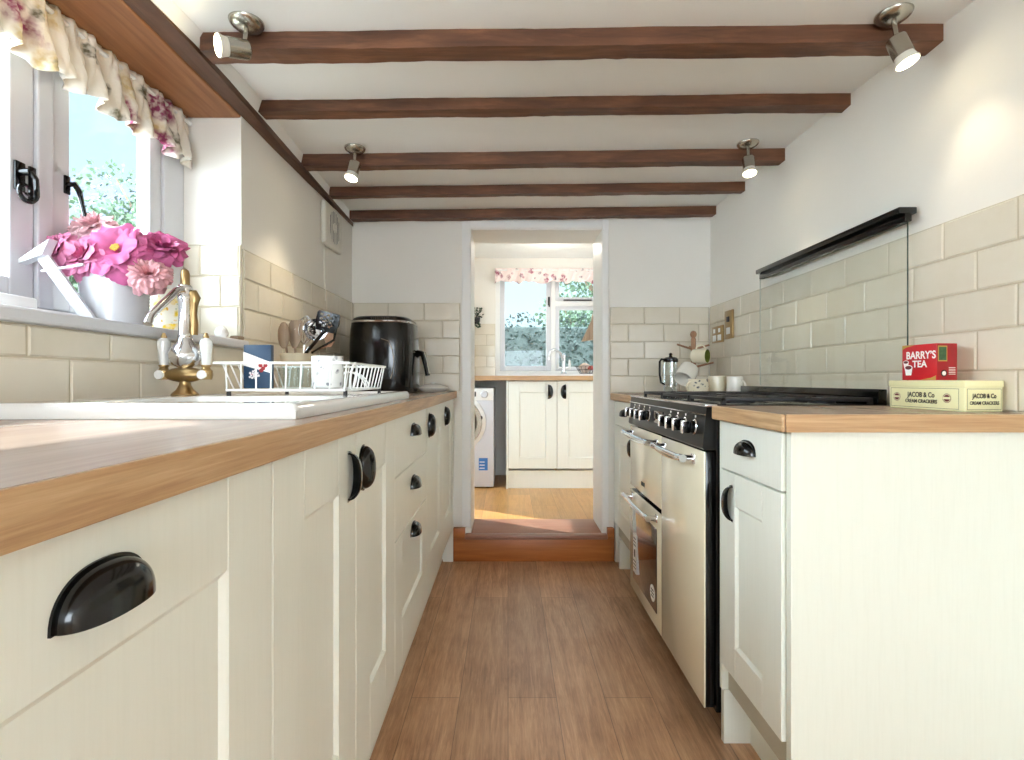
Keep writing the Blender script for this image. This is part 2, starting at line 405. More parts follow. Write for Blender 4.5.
b.box((-1.30, YB, 0), (DX0-0.0, YB2, 2.3)); b.box((DX1, YB, 0), (1.45, YB2, 2.3)); b.box((DX0, YB, DZ), (DX1, YB2, 2.3))
wb = struct('wall_back', b, 'wall')
# doorway lining and narrow architrave
b = MB()
b.box((DX0-0.045, YB-0.012, UF+.05), (DX0+0.004, YB, DZ+0.045), 0.003); b.box((DX1-0.004, YB-0.012, UF+.05), (DX1+0.03, YB, DZ+0.045), 0.003)
b.box((DX0+0.004, YB-0.010, DZ-0.004), (DX1-0.004, YB, DZ+0.04), 0.003)
b.box((DX0-0.001, YB, UF+0.002), (DX0+0.006, YB2+0.01, DZ)); b.box((DX1-0.006, YB, UF+0.002), (DX1+0.001, YB2+0.01, DZ)); b.box((DX0+.006, YB, DZ-0.008), (DX1-.006, YB2+0.01, DZ+.001))
struct('trim_1', b, 'gloss_white')
# step
t = Thing('step', 'polished wooden step with a brown tread rising into the utility room doorway', 'step', (0.16, YB-0.02, 0))
t.part('riser', MB().box((-0.3075, YB-0.035, 0), (0.597, YB-0.001, 0.128), 0.003), 'step')
t.part('side_block', MB().box((-0.3075, YB-0.035, 0.1285), (-0.242, YB-0.001, 0.186), 0.002), 'step')
t.part('side_block', MB().box((0.560, YB-0.035, 0.1285), (0.597, YB-0.001, 0.186), 0.002), 'step')
t.part('tread', MB().box((DX0-0.025, YB-0.055, 0.129), (DX1+0.018, YB+0.001, 0.152), 0.005).box((DX0+.007, YB-0.0, 0.1385), (DX1-.007, YB2, 0.152), 0.002), 'tread')
# utility room walls
UX0, UX1, UY = -0.80, 1.60, 4.75
b = MB(); b.box((-1.0, YB2, UF), (UX0, 3.44, 2.2)); b.box((-1.0, 3.92, UF), (UX0, 5.0, 2.2)); b.box((-1.0, 3.44, 1.95), (UX0, 3.92, 2.2)); b.box((-1.0, 3.44, UF), (UX0, 3.92, 0.45))
struct('wall_utility_left', b, 'wall')
struct('wall_utility_right', MB().box((UX1, YB2, UF), (1.8, 5.0, 2.2)), 'wall')
VX0, VX1, VZ0, VZ1 = -0.116, 1.10, 1.075, 2.04
b = MB(); b.box((-1.0, UY, UF), (VX0, 5.0, 2.2)); b.box((VX1, UY, UF), (1.8, 5.0, 2.2)); b.box((VX0, UY, UF), (VX1, 5.0, VZ0)); b.box((VX0, UY, VZ1), (VX1, 5.0, 2.2))
wub = struct('wall_utility_back', b, 'wall')

# ------------------------------------------------------------------ tiles
def tiles(f, u0, u1, v0, v1, tw, th, o_even, o_odd, seed, anchor=None):
    """f(u, v, d) -> xyz; d outward"""
    R = random.Random(seed); mb = MB(); g = 0.0014; ins = 0.005; dep = 0.008
    k = 0
    while True:
        zt = (v1 if anchor is None else anchor) - k*th
        zb = zt - th
        if zt <= v0 + 0.005: break
        zb2 = max(zb, v0); zt = min(zt, v1)
        off = o_even if k % 2 == 0 else o_odd
        n0 = int(math.floor((u0-off)/tw)) - 1
        u = off + n0*tw
        while u < u1:
            a, b_ = max(u, u0), min(u+tw, u1)
            if b_ - a > 0.012 and zt - zb2 > 0.012:
                p = [(a+g, zb2+g), (b_-g, zb2+g), (b_-g, zt-g), (a+g, zt-g)]
                q = [(a+ins, zb2+ins), (b_-ins, zb2+ins), (b_-ins, zt-ins), (a+ins, zt-ins)]
                tl = [dep + R.uniform(-0.0005, 0.0005) for _ in range(4)]
                B = [mb.bm.verts.new(f(x, y, 0.0045)) for x, y in p]
                T = [mb.bm.verts.new(f(x, y, d)) for (x, y), d in zip(q, tl)]
                mb.bm.faces.new(T)
                for i in range(4): mb.bm.faces.new((B[i], B[(i+1) % 4], T[(i+1) % 4], T[i]))
            u += tw
        k += 1
    return mb
def tile_area(parent, f, u0, u1, v0, v1, tw, th, oe, oo, seed, anchor=None):
    g = MB(); p = f(u0, v0, 0.0); q = f(u1, v1, 0.005); g.box(p, q)
    go = link('grout', g, 'grout', parent, smooth=False); 
    link('tiles', tiles(f, u0, u1, v0, v1, tw, th, oe, oo, seed, anchor), 'tile', parent, smooth=False)
fL = lambda u, v, d: (XL+d, u, v)
fR = lambda u, v, d: (XR-d, u, v)
fB = lambda u, v, d: (u, YB-d, v)
fV = lambda u, v, d: (u, WY1-d, v)
tile_area(wl, fL, -0.35, WY1, TL, SZ-0.002, 0.195, 0.105, 0.937, 1.028, 1, 1.167)
tile_area(wl, fL, WY1+0.004, YB, TL, 1.457, 0.195, 0.1, 1.70, 1.80, 2)
tile_area(wl, fV, -1.075, XL, SZ+0.028, 1.468, 0.13, 0.103, -1.02, -0.95, 3)
tile_area(wb, fB, XL+0.009, -0.272, TL, 1.457, 0.205, 0.1, -0.679, -0.576, 4)
tile_area(wb, fB, 0.58, XR-0.009, TR, 1.433, 0.20, 0.0975, 0.773, 0.682, 5)
tile_area(wr, fR, -0.1, YB-0.009, TR, 1.433, 0.195, 0.0975, 1.344, 1.249, 6)
tile_area(wub, lambda u, v, d: (u, UY-d, v), UX0, VX0-0.004, 1.053, 1.54, 0.2, 0.1, -0.3, -0.2, 7)

# ------------------------------------------------------------------ windows
def casement(win, f, a0, a1, z0, z1, st=0.05, d0=0.0, d1=0.045, pane='glass'):
    """sash with stiles and rails; f(a, d, z)"""
    b = MB()
    for p, q in (((a0, z0), (a0+st, z1)), ((a1-st, z0), (a1, z1)), ((a0+st, z0), (a1-st, z0+st)), ((a0+st, z1-st), (a1-st, z1))):
        b.box(f(p[0], d0, p[1]), f(q[0], d1, q[1]), 0.004)
    sash = link('sash', b, 'window_white', win, smooth=False)
    m = (d0+d1)/2
    link('pane', MB().box(f(a0+st-.003, m-0.002, z0+st-.003), f(a1-st+.003, m+0.002, z1-st+.003)), pane, sash, smooth=False)
    return sash
XW = -1.125
f1 = lambda a, d, z: (XW+d, a, z)
b = MB()
for a0, a1, z0, z1 in ((WY0, WY0+.06, 1.15, LZ), (1.602, WY1, 1.15, LZ), (WY0+.06, 1.602, 1.15, 1.185), (WY0+.06, 1.602, 1.85, LZ), (1.172, 1.212, 1.185, 1.85), (0.665, 0.705, 1.185, 1.85)):
    b.box((XW-0.02, a0, z0), (XW+0.05, a1, z1), 0.003)
win1 = struct('window_1', b, 'window_white')
sashR = casement(win1, f1, 1.214, 1.600, 1.187, 1.848, 0.052, 0.0, 0.042)
sashM = casement(win1, f1, 0.707, 1.170, 1.187, 1.848, 0.058, 0.0, 0.042)
casement(win1, f1, WY0+.062, 0.663, 1.187, 1.848, 0.058, 0.0, 0.042)
b = MB().box((-1.128, WY0-0.02, SZ), (XL+0.022, WY1+0.012, 1.151), 0.006)
struct('trim_2', b, 'window_white')      # window sill board
# monkey-tail handle (curl) and stay
def curl(y, z, x):
    b = MB(); b.box((x, y-0.012, z-0.03), (x+0.006, y+0.012, z+0.035), 0.002); b.box((x, y+0.022, z-0.045), (x+0.006, y+0.038, z+0.035), 0.002)
    b.cyl((x+.004, y, z+.012), (x+.028, y, z+.012), 0.008)
    pts = [(x+.026, y+0.0, z+.014), (x+.028, y+.012, z+.0), (x+.028, y+.014, z-.03)]
    for k in range(26):
        a = -0.1 - k*0.34; r = 0.024*(1-k/30.0)
        pts.append((x+.028, y-0.010+r*math.cos(a), z-0.035+r*math.sin(a)))
    n = len(pts); b.tube(pts, [0.006-0.0035*i/n for i in range(n)], 8); return b
link('handle', curl(1.132, 1.468, XW+0.042), 'black', sashM)
b = MB().box((XW+.042, 1.246, 1.475), (XW+.048, 1.262, 1.52), 0.002)
b.tube([(XW+.045, 1.254, 1.498), (XW+.062, 1.256, 1.50), (XW+.068, 1.262, 1.485), (XW+.07, 1.27, 1.45), (XW+.072, 1.282, 1.405)], [0.006,0.0075,0.0065,0.005,0.0045], 8)
link('handle', b, 'black', sashR)

f2 = lambda a, d, z: (a, UY+0.10-d, z)
b = MB()
for x0, x1, z0, z1 in ((VX0, VX0+.04, VZ0, VZ1), (VX1-.04, VX1, VZ0, VZ1), (VX0+.04, VX1-.04, VZ0, VZ0+.03), (VX0+.04, VX1-.04, VZ1-.03, VZ1), (0.405, 0.445, VZ0+.03, VZ1-.03), (0.445, VX1-.04, 1.715, 1.76)):
    b.box((x0, UY+0.05, z0), (x1, UY+0.13, z1), 0.003)
win2 = struct('window_2', b, 'gloss_white')
sA = casement(win2, f2, VX0+.042, 0.403, VZ0+.032, VZ1-.032, 0.045)
casement(win2, f2, 0.447, VX1-.042, VZ0+.032, 1.713, 0.035)
sB = casement(win2, f2, 0.447, VX1-.042, 1.762, VZ1-.032, 0.035)
link('stay', MB().tube([(0.52, UY+.045, 1.768), (0.60, UY+.03, 1.766), (0.78, UY+.03, 1.766)], 0.006, 8), 'black', sB)
link('handle', MB().box((0.375, UY+.048, 1.72), (0.392, UY+.056, 1.80), 0.002).tube([(0.384, UY+.05, 1.78), (0.384, UY+.02, 1.79), (0.384, UY+.015, 1.70)], 0.006, 8), 'black', sA)
struct('trim_3', MB().box((VX0-0.0, UY-0.02, VZ0-0.022), (VX1, UY+.05, VZ0), 0.004), 'gloss_white')
# glazed back door of the utility room, in its left wall
b = MB()
for a0, a1, z0, z1 in ((3.44, 3.50, .45, 1.95), (3.86, 3.92, .45, 1.95), (3.50, 3.86, .45, .53), (3.50, 3.86, 1.88, 1.95)): b.box((-0.92, a0, z0), (-0.87, a1, z1), 0.003)
dr = struct('door_1', b, 'gloss_white'); link('pane', MB().box((-0.897, 3.5, .53), (-0.893, 3.86, 1.88)), 'glass', dr, smooth=False)

# ------------------------------------------------------------------ lintel, wall plate, beams
b = MB().box((-1.124, 0.10, LZ-0.004), (XL+0.001, WY1+0.0, 1.985), 0.006)
single('lintel', b, 'lintel', 'broad honey-coloured wooden lintel across the top of the sink window', 'beam', (-1.0, 0.9, LZ-0.004), smooth=False)
def rough_beam(p, q, seed, n=40, amp=0.004, axis='x'):
    R = random.Random(seed); mb = MB(); (x0,y0,z0), (x1,y1,z1) = p, q; rings = []
    for i in range(n+1):
        t = i/n; w = [R.uniform(-amp, amp)*0.5 + amp*0.6*math.sin(i*0.37+seed+q_) for q_ in range(4)]
        if axis == 'x':
            x = x0+(x1-x0)*t; dz = 0.0125*(x-0.13) if p[2] > 1.5 else 0
            rings.append([(x, y0+w[0], z0+dz+w[1]), (x, y1+w[2], z0+dz+w[3]), (x, y1+w[2], z1+dz), (x, y0+w[0], z1+dz)])
        else:
            y = y0+(y1-y0)*t
            xx = x1 - .054*max(0, (y-1.4)/(2.91-1.4))
            rings.append([(x0, y, z0+w[1]), (xx+w[0]*.6, y, z0+w[3]), (xx+w[0]*.3, y, z1), (x0, y, z1)])
    return mb.loft(rings)
single('wall_plate_beam', rough_beam((XL+0.002, Y0, LZ), (-0.825, YB-0.001, 1.912), 3, 60, 0.003, 'y'), 'plate', 'long dark timber wall plate running away along the top of the left wall', 'beam', (-0.855, 0.8, LZ), smooth=False)
BN = [('widest and nearest dark ceiling beam, two spotlights mounted beside it', -0.812, 1.350, 1.412, 0.046),
      ('second ceiling beam from the camera, rough dark timber without any lamp', -0.836, 1.715, 1.767, 0.040),
      ('third ceiling beam from the camera, with the two small far spotlights beside it', -0.862, 2.125, 2.178, 0.050),
      ('thin fourth ceiling beam from the camera, next to last before the doorway wall', -0.868, 2.485, 2.530, 0.043),
      ('farthest dark ceiling beam, lying close against the doorway wall', -0.876, 2.830, 2.885, 0.046)]
for i, (lb, x0, y0, y1, d) in enumerate(BN):
    zb_ = 1.97 - (.022 if i == 0 else 0)
    single('ceiling_beam', rough_beam((x0, y0, zb_-d), (XR, y1, zb_+.002), 10+i, 60, 0.0024), 'beam', lb, 'beam', (0.15, (y0+y1)/2, 1.97-d), 'dark timber ceiling beams', smooth=False)

# ------------------------------------------------------------------ cup handles, shaker doors
def cup(f, A=0.046, B=0.036, C=0.026):
    """f(a, b, c): a along the opening, b away from the opening, c outward"""
    mb = MB()
    def P(u, v, k=1.0):
        th = PI*u; ph = PI/2*v
        cs = lambda t: math.copysign(abs(math.cos(t))**0.85, math.cos(t))
        sn = lambda t: abs(math.sin(t))**0.85
        return f(k*A*cs(th)*cs(ph), k*B*sn(th)*cs(ph), k*C*sn(ph) + 0.001)
    mb.grid(lambda u, v: P(u, v), 24, 12)
    mb.grid(lambda u, v: P(1-u, v, 0.93), 24, 12)
    # rim joining the two skins and the thin flange on the door
    mb.grid(lambda u, v: f(*[ (1.07-0.14*v)*A*math.copysign(abs(math.cos(PI*u))**.85, math.cos(PI*u)), (1.07-0.14*v)*B*abs(math.sin(PI*u))**.85, 0.0022]), 24, 1)
    mb.grid(lambda u, v: f(1.07*A*math.copysign(abs(math.cos(PI*u))**.85, math.cos(PI*u)), 1.07*B*abs(math.sin(PI*u))**.85, 0.0022*v), 24, 1)
    def rim(u, v):
        ph = PI*u; k = 1.0-0.07*v
        return f(k*A*math.copysign(abs(math.cos(ph))**.85, math.cos(ph)), 0.0, k*C*abs(math.sin(ph))**.85 + 0.001)
    mb.grid(rim, 24, 1)
    bmesh.ops.remove_doubles(mb.bm, verts=mb.bm.verts, dist=0.00005)
    return mb
def shaker(f, u0, u1, v0, v1, t=0.02, st=0.105, flat=False, rec=0.007, bev=0.007, br=None):
    mb = MB(); g = 0.0008; br = br or st
    if flat: return mb.box(f(u0, v0, 0), f(u1, v1, t), 0.002)
    for p, q in (((u0, v0), (u0+st, v1)), ((u1-st, v0), (u1, v1)), ((u0+st+g, v0), (u1-st-g, v0+br)), ((u0+st+g, v1-st), (u1-st-g, v1))):
        mb.box(f(p[0], p[1], 0.002), f(q[0], q[1], t), 0.0012, 1)
    a0, a1, b0, b1 = u0+st+g, u1-st-g, v0+br, v1-st
    o = [(a0, b0), (a1, b0), (a1, b1), (a0, b1)]; i = [(a0+bev, b0+bev), (a1-bev, b0+bev), (a1-bev, b1-bev), (a0+bev, b1-bev)]
    for k in range(4):
        j = (k+1) % 4
        mb.quad(f(*o[k], t-0.001), f(*o[j], t-0.001), f(*i[j], t-rec), f(*i[k], t-rec))
    mb.quad(*[f(*p, t-rec) for p in i]); mb.box(f(u0+.001, v0+.001, 0), f(u1-.001, v1-.001, 0.003))
    return mb
XF = -0.330   # back of the doors, left run
fl = lambda u, v, d: (XF+d, u, v)
XG = 0.620
fr = lambda u, v, d: (XG-d, u, v)
def hz(f, u, z, d=0.02, **k):   # cup opening downward
    return cup(lambda a, b_, c: f(u+a, z+b_, d+c), **k)
def vt(f, u, z, sgn, d=0.02, **k):   # cup opening sideways (away from sgn)
    return cup(lambda a, b_, c: f(u+sgn*b_, z+a, d+c), **k)
DB, DT = 0.188, 0.914
def carcass(y0, y1, x0, x1, z0, z1, hollow=False):
    b = MB()
    if not hollow: return b.box((x0, y0, z0), (x1, y1, z1))
    b.box((x0, y0, z0), (x1, y0+.016, z1)); b.box((x0, y1-.016, z0), (x1, y1, z1)); b.box((x0, y0+.016, z0), (x1, y1-.016, z0+.016)); b.box((x0, y0+.016, z0), (x0+.01, y1-.016, z1)); return b
def left_cab(name, label, y0, y1, hollow=False):
    t = Thing(name, label, 'cabinet', (-0.60, (y0+y1)/2, 0), 'cream base cabinets of the left run')
    t.part('carcass', carcass(y0+.0005, y1-.0005, -0.872, XF-0.001, 0.15, 0.918, hollow), 'gap', smooth=False)
    t.part('plinth', MB().box((-0.39, y0+.0005, 0), (-0.372, y1-.0005, 0.149)), 'cream', smooth=False)
    return t
t = left_cab('base_cabinet', 'nearest cream cupboard of the left run, with one large black horizontal cup handle', 0.06, 0.674)
d = t.part('door', shaker(fl, 0.075, 0.6725, DB, DT, br=.145), 'cream', smooth=False)
t.part('handle', hz(fl, 0.391, 0.846, A=0.0435, B=0.036, C=0.024), 'black', d)
t = left_cab('sink_cabinet', 'cream double-door sink cupboard under the white sink, vertical cup handles meeting', 0.674, 1.404, True)
for a, c, hy, sg in ((0.6755, 1.042, 1.000, 1), (1.0455, 1.4025, 1.087, -1)):
    d = t.part('door', shaker(fl, a, c, DB, DT, br=.145), 'cream', smooth=False)
    t.part('handle', vt(fl, hy-0.012*sg, 0.833, sg), 'black', d)
t = left_cab('drawer_cabinet', 'cream unit of three drawers in the left run beyond the sink cupboard', 1.404, 1.947)
for z0, z1, fz, hzz in ((DB, 0.572, False, 0.520), (0.575, 0.748, True, 0.672), (0.751, DT, True, 0.842)):
    d = t.part('drawer', shaker(fl, 1.4055, 1.9455, z0, z1, flat=fz, st=0.095, br=.135), 'cream', smooth=False)
    t.part('handle', hz(fl, 1.675, hzz), 'black', d)
t = left_cab('base_cabinet', 'cream cupboard between the three-drawer unit and the last door of the left run', 1.947, 2.42)
d = t.part('door', shaker(fl, 1.9485, 2.4185, DB, DT, br=.145), 'cream', smooth=False); t.part('handle', vt(fl, 2.02, 0.842, -1), 'black', d)
t = left_cab('base_cabinet', 'farthest cream cupboard of the left run, beside the doorway step', 2.42, 2.90)
d = t.part('door', shaker(fl, 2.4215, 2.868, DB, DT, br=.145), 'cream', smooth=False); t.part('handle', vt(fl, 2.53, 0.842, -1), 'black', d)
t.part('end_panel', MB().box((-0.365, 2.872, 0), (-0.309, 2.90, 0.918)), 'cream', smooth=False)
# left worktop with the sink cut-out
t = Thing('worktop', 'long wood-effect worktop of the left run holding the white sink', 'worktop', (-0.6, 1.4, TL-.038))
b = MB(); cx0, cx1, cy0, cy1 = -0.80, -0.37, 0.85, 1.70
b.box((-0.876, 0.02, TL-.038), (-0.2935, cy0, TL)); b.box((-0.876, cy1, TL-.038), (-0.2935, YB-.010, TL)); b.box((-0.876, cy0, TL-.038), (cx0, cy1, TL)); b.box((cx1, cy0, TL-.038), (-0.2935, cy1, TL))
t.part('top_board', b, 'oaktop', smooth=False)
t.part('front_edge', MB().box((-0.2933, 0.02, TL-.038), (-0.2895, YB-.010, TL), 0.0012), 'oak', smooth=False, label='honey oak front edge strip')

# ------------------------------------------------------------------ right run
t = Thing('base_cabinet', 'cream cupboard at the near end of the right run, with a drawer above its door', 'cabinet', (0.88, 1.28, 0))
CY0, CY1 = 1.120, 1.455
t.part('carcass', MB().box((XG+.001, CY0+.001, 0.15), (XR-.01, CY1-.001, TR-.0395)), 'gap', smooth=False)
t.part('plinth', MB().box((0.680, CY0+.001, 0), (0.698, CY1-.02, 0.149)), 'cream', smooth=False)
t.part('filler_panel', MB().box((0.606, CY1-.018, 0), (1.10, CY1, 0.1495)).box((0.602, CY1-.014, .15), (XG+.0005, CY1, TR-.04)), 'cream', smooth=False)
d = t.part('door', shaker(fr, CY0+.004, CY1-.016, .225, 0.770, st=0.085), 'cream', smooth=False)
t.part('handle', vt(fr, 1.364, 0.690, 1), 'black', d)
d = t.part('drawer', shaker(fr, CY0+.004, CY1-.016, 0.775, TR-.043, flat=True), 'cream', smooth=False)
t.part('handle', hz(fr, 1.285, 0.833, A=0.043, B=0.034), 'black', d)
t.part('end_panel', MB().box((0.608, 1.100, 0), (XR-.001, 1.119, TR-.039), 0.001), 'creamside', smooth=False)
def worktop_r(name, label, y0, y1, loc):
    t = Thing(name, label, 'worktop', loc)
    t.part('top_board', MB().box((0.588, y0+.004, TR-.038), (XR-.010, y1, TR)), 'oaktop', smooth=False)
    t.part('front_edge', MB().box((0.579, y0+.0005, TR-.038), (0.588, y1, TR), 0.004), 'oak', smooth=False, label='oak front edge strip')
    t.part('end_edge', MB().box((0.5885, y0, TR-.038), (XR-.010, y0+.004, TR), 0.001), 'oakx', smooth=False, label='oak end strip')
    return t
worktop_r('worktop', 'short oak-edged worktop at the near right, holding the tea box and cracker tin', 1.082, 1.458, (0.87, 1.27, TR-.038))
worktop_r('worktop', 'small oak-edged worktop beyond the cooker, holding the mugs and cafetiere', 2.392, YB-.010, (0.87, 2.65, TR-.038))
t = Thing('base_cabinet', 'narrow cream cupboard beyond the cooker in the far right corner', 'cabinet', (0.88, 2.65, 0))
t.part('carcass', MB().box((XG+.001, 2.396, 0.15), (XR-.01, 2.898, TR-.0395)), 'gap', smooth=False)
t.part('plinth', MB().box((0.680, 2.396, 0), (0.698, 2.76, 0.149)), 'cream', smooth=False)
t.part('end_panel', MB().box((0.602, 2.76, 0), (0.72, 2.78, 0.149)).box((0.602, 2.866, 0.), (XG+.0005, 2.898, TR-.04)), 'cream', smooth=False)
d = t.part('door', shaker(fr, 2.400, 2.862, .225, 0.770, st=0.09), 'cream', smooth=False); t.part('handle', vt(fr, 2.47, 0.69, -1), 'black', d)
d = t.part('drawer', shaker(fr, 2.400, 2.862, 0.775, TR-.043, flat=True), 'cream', smooth=False); t.part('handle', hz(fr, 2.63, 0.833), 'black', d)

# ------------------------------------------------------------------ range cooker
t = Thing('range_cooker', 'cream and black range cooker with chrome bar handles and a gas hob', 'cooker', (0.85, 1.92, 0))
K0, K1 = 1.475, 2.378
t.part('body', MB().box((0.600, K0, 0.06), (1.095, K1, 0.925), 0.003), 'enamel', smooth=False)
for x in (0.66, 1.04):
    for y in (K0+.05, K1-.05): t.part('foot', MB().cyl((x, y, 0), (x, y, 0.062), 0.02), 'chrome')
def cdoor(y0, y1, z0, z1, name='door'):
    d_ = t.part(name, MB().box((0.566, y0, z0), (0.572, y1, z1), 0.0025), 'cookcream')
    t.part('inner_door', MB().box((0.5722, y0+.001, z0+.001), (0.598, y1-.001, z1-.001), 0.002), 'enamel', d_); return d_
main = cdoor(K0+.004, 1.890, 0.072, 0.812)
grill = cdoor(1.896, K1-.006, 0.540, 0.812); oven = cdoor(1.896, K1-.006, 0.072, 0.520)
t.part('window', MB().box((0.5635, 1.945, 0.130), (0.567, 2.312, 0.452), 0.0015), 'ovenglass', oven)
t.part('badge', MB().box((0.564, 2.12, 0.575), (0.5665, 2.17, 0.592), 0.001), 'flatblack', grill)
b = MB().box((0.5622, 2.245, 0.165), (0.5634, 2.300, 0.335)); st_ = t.part('sticker', b, 'white', oven, label='white rectangular energy label')
b = MB()
for k, zz in enumerate((0.185, 0.20, 0.215, 0.285, 0.30, 0.315)): b.box((0.5616, 2.252, zz), (0.562, 2.292, zz+.005))
b.box((0.5616, 2.262, 0.235), (0.562, 2.282, 0.268)); t.part('label_print', b, 'inkblack', oven)
t.part('sticker', MB().cyl((0.5635, 1.995, 0.190), (0.5622, 1.995, 0.190), 0.032), 'white', oven, label='round white sticker')
b = MB().text('2 YEAR', 0.014, (0.5618, 1.995, 0.197), (0,-1,0), (0,0,1)).text('WARRANTY', 0.009, (0.5618, 1.995, 0.183), (0,-1,0), (0,0,1)); 
b = MB()
for zz, w in ((0.200, 0.036), (0.188, 0.044), (0.176, 0.036)): b.box((0.5618, 1.995-w/2, zz), (0.5621, 1.995+w/2, zz+.006))
t.part('sticker_print', b, 'inkblack', oven)
def bar(y0, y1, z, par, rx=0.0, plate=False):
    b = MB(); x = 0.528; n = 14; L = y1-y0
    pts = [(x - 0.004*math.sin(PI*i/n), y0+L*i/n, z - 0.0) for i in range(n+1)]
    rs = [0.012 if (i < 2 or i > n-2) else 0.0085 for i in range(n+1)]
    b.tube(pts, rs, 14)
    b.tube([(x-.002, y0+.03, z-.006), (x+.0, y0+L*.3, z-.013), (x, y0+L*.5, z-.015), (x, y0+L*.7, z-.013), (x-.002, y1-.03, z-.006)], 0.005, 8)
    for y in (y0+.018, y1-.018):
        b.tube([(x, y, z), (x+.02, y, z-.002), (0.567, y, z-.004)], [0.011, 0.010, 0.013], 12)
        b.box((0.562, y-.016, z-.018), (0.5665, y+.016, z+.012), 0.002)
    t.part('handle', b, 'chrome', par)
bar(1.93, 2.345, 0.783, grill); bar(1.545, 1.865, 0.783, main); bar(1.93, 2.345, 0.496, oven)
# control panel
b = MB().loft([[(0.572, y, 0.942), (0.560, y, 0.824), (0.566, y, 0.818), (0.600, y, 0.818), (0.600, y, 0.942)] for y in (K0, K1)])
cp = t.part('control_panel', b, 'panelblk', smooth=False)
t.part('panel_trim', MB().box((0.5655, K0, 0.918), (0.570, K1, 0.921)).box((0.568, K0, 0.9425), (0.604, K1, 0.949), 0.002), 'chrome', cp, label='thin chrome trim strips')
def knob(y, big=False, z=0.878):
    x = 0.565; r = 0.019
    b = MB().lathe([(r+.004, 0), (r+.005, .003), (r+.002, .006)], (x+.001, y, z), (-1, 0, 0.1), 28)
    ring = t.part('knob', b, 'chrome', cp)
    b = MB().lathe([(r, .004), (r-.001, .016), (r-.004, .018)], (x+.001, y, z), (-1, 0, 0.1), 28)
    b.box((x-.040, y-.006, z-.019), (x-.014, y+.006, z+.019), 0.004); t.part('dial', b, 'enamel', ring)
    t.part('grip_trim', MB().box((x-.0415, y-.0065, z-.0200), (x-.034, y+.0065, z+.0200), 0.003).box((x-.040, y-.0075, z+.0150), (x-.016, y+.0075, z+.0205), 0.002), 'chrome', ring, label='chrome grip edging')
for y in (1.55, 1.635, 1.71, 1.785, 2.05, 2.13, 2.21, 2.29): knob(y)
t.part('clock', MB().box((0.5625, 1.865, 0.855), (0.570, 1.975, 0.903), 0.003), 'ovenglass', cp)
for y in (1.55, 1.635, 1.71, 1.785, 2.05, 2.13, 2.21, 2.29): t.part('dial_mark', MB().box((0.5665, y-.003, 0.906), (0.569, y+.003, 0.913)), 'white', cp)
hobp = t.part('hob_plate', MB().box((0.604, K0+.002, 0.9255), (1.095, K1-.002, 0.949), 0.003), 'enamel')
BC = [(0.72, 1.60, .038), (0.98, 1.60, .03), (0.85, 1.925, .055), (0.72, 2.25, .03), (0.98, 2.25, .038)]
for x, y, r in BC:
    t.part('burner', MB().lathe([(r*1.25, .949), (r*1.25, .955), (r*.9, .958), (r*.9, .959), (r, .960), (r, .963), (r*.9, .965)], (x, y, 0)), 'castiron', hobp)
for a, c in ((K0+.02, 1.765), (1.775, 2.075), (2.085, K1-.02)):
    b = MB(); z0, z1 = .957, .968
    b.box((0.625, a, z0), (0.637, c, z1), .002); b.box((1.055, a, z0), (1.067, c, z1), .002); b.box((0.625, a, z0), (1.067, a+.012, z1), .002); b.box((0.625, c-.012, z0), (1.067, c, z1), .002)
    m = (a+c)/2; b.box((0.84, a, z0), (0.852, c, z1), .002)
    for x in (.72, .98) if abs(m-1.925) > .1 else (.85,):
        for dx, dy in ((1,0),(-1,0),(0,1),(0,-1)):
            b.box((x+dx*.03-.005, m+dy*.03-.005, z0), (x+dx*.10+.005, m+dy*(c-a)/2*.94+.005, z1), .002)
    for x in (.631, 1.061):
        for y in (a+.006, c-.006): b.box((x-.006, y-.006, .949), (x+.006, y+.006, z0+.004))
    t.part('pan_support', b, 'castiron', hobp)
t.part('upstand', MB().box((1.075, K0+.01, 0.947), (1.100, K1-.01, 0.993), 0.002), 'enamel', hobp)

# ------------------------------------------------------------------ glass splashback
t = Thing('glass_splashback', 'clear glass splashback hanging from a long black rail above the hob', 'splashback', (1.13, 1.87, 1.0))
t.part('rail', MB().box((1.088, 1.424, 1.484), (1.138, 2.250, 1.502), 0.002).box((1.104, 1.424, 1.462), (1.124, 2.250, 1.484), 0.002).box((1.138, 1.47, 1.47), (1.149, 2.22, 1.50)), 'black')
t.part('pane', MB().box((1.112, 1.428, 0.998), (1.116, 2.261, 1.466)), 'splash', smooth=False)
t.part('pane_edge', MB().box((1.1125, 2.2612, 0.998), (1.1155, 2.263, 1.466)), 'paleedge', smooth=False, label='pale far edge of the glass')
t.part('pane_edge', MB().box((1.1125, 1.426, 0.998), (1.1155, 1.428, 1.466)), 'glassedge', smooth=False, label='dark green ground near edge of the glass')

# ------------------------------------------------------------------ ceramic sink
SX0, SX1, SY0, SY1 = -0.835, -0.335, 0.81, 1.74
SR = 0.026
def sink_h(x, y):
    ex = min(x-SX0, SX1-x, y-SY0, SY1-y)
    cx_ = min(x-SX0, SX1-x); cy_ = min(y-SY0, SY1-y)
    h = SR
    if ex < 0.012: h -= 0.012*(1-math.sqrt(max(0, 1-((0.012-ex)/0.012)**2)))
    def well(x0, x1, y0, y1, dep, r):
        d = min(x-x0, x1-x, y-y0, y1-y)
        if d <= 0: return 0
        t = min(1, d/r); return dep*(t*t*(3-2*t))
    h -= well(-0.715, -0.375, 0.875, 1.165, 0.165, 0.035)
    w = well(-0.760, -0.365, 1.225, 1.70, 0.008, 0.02)
    h -= w
    if w > 0.0079 and -0.72 < x < -0.40: h -= 0.0015*(0.5-0.5*math.cos(2*PI*(x+0.72)/0.032))
    return h
b = MB(); nx, ny = 90, 130
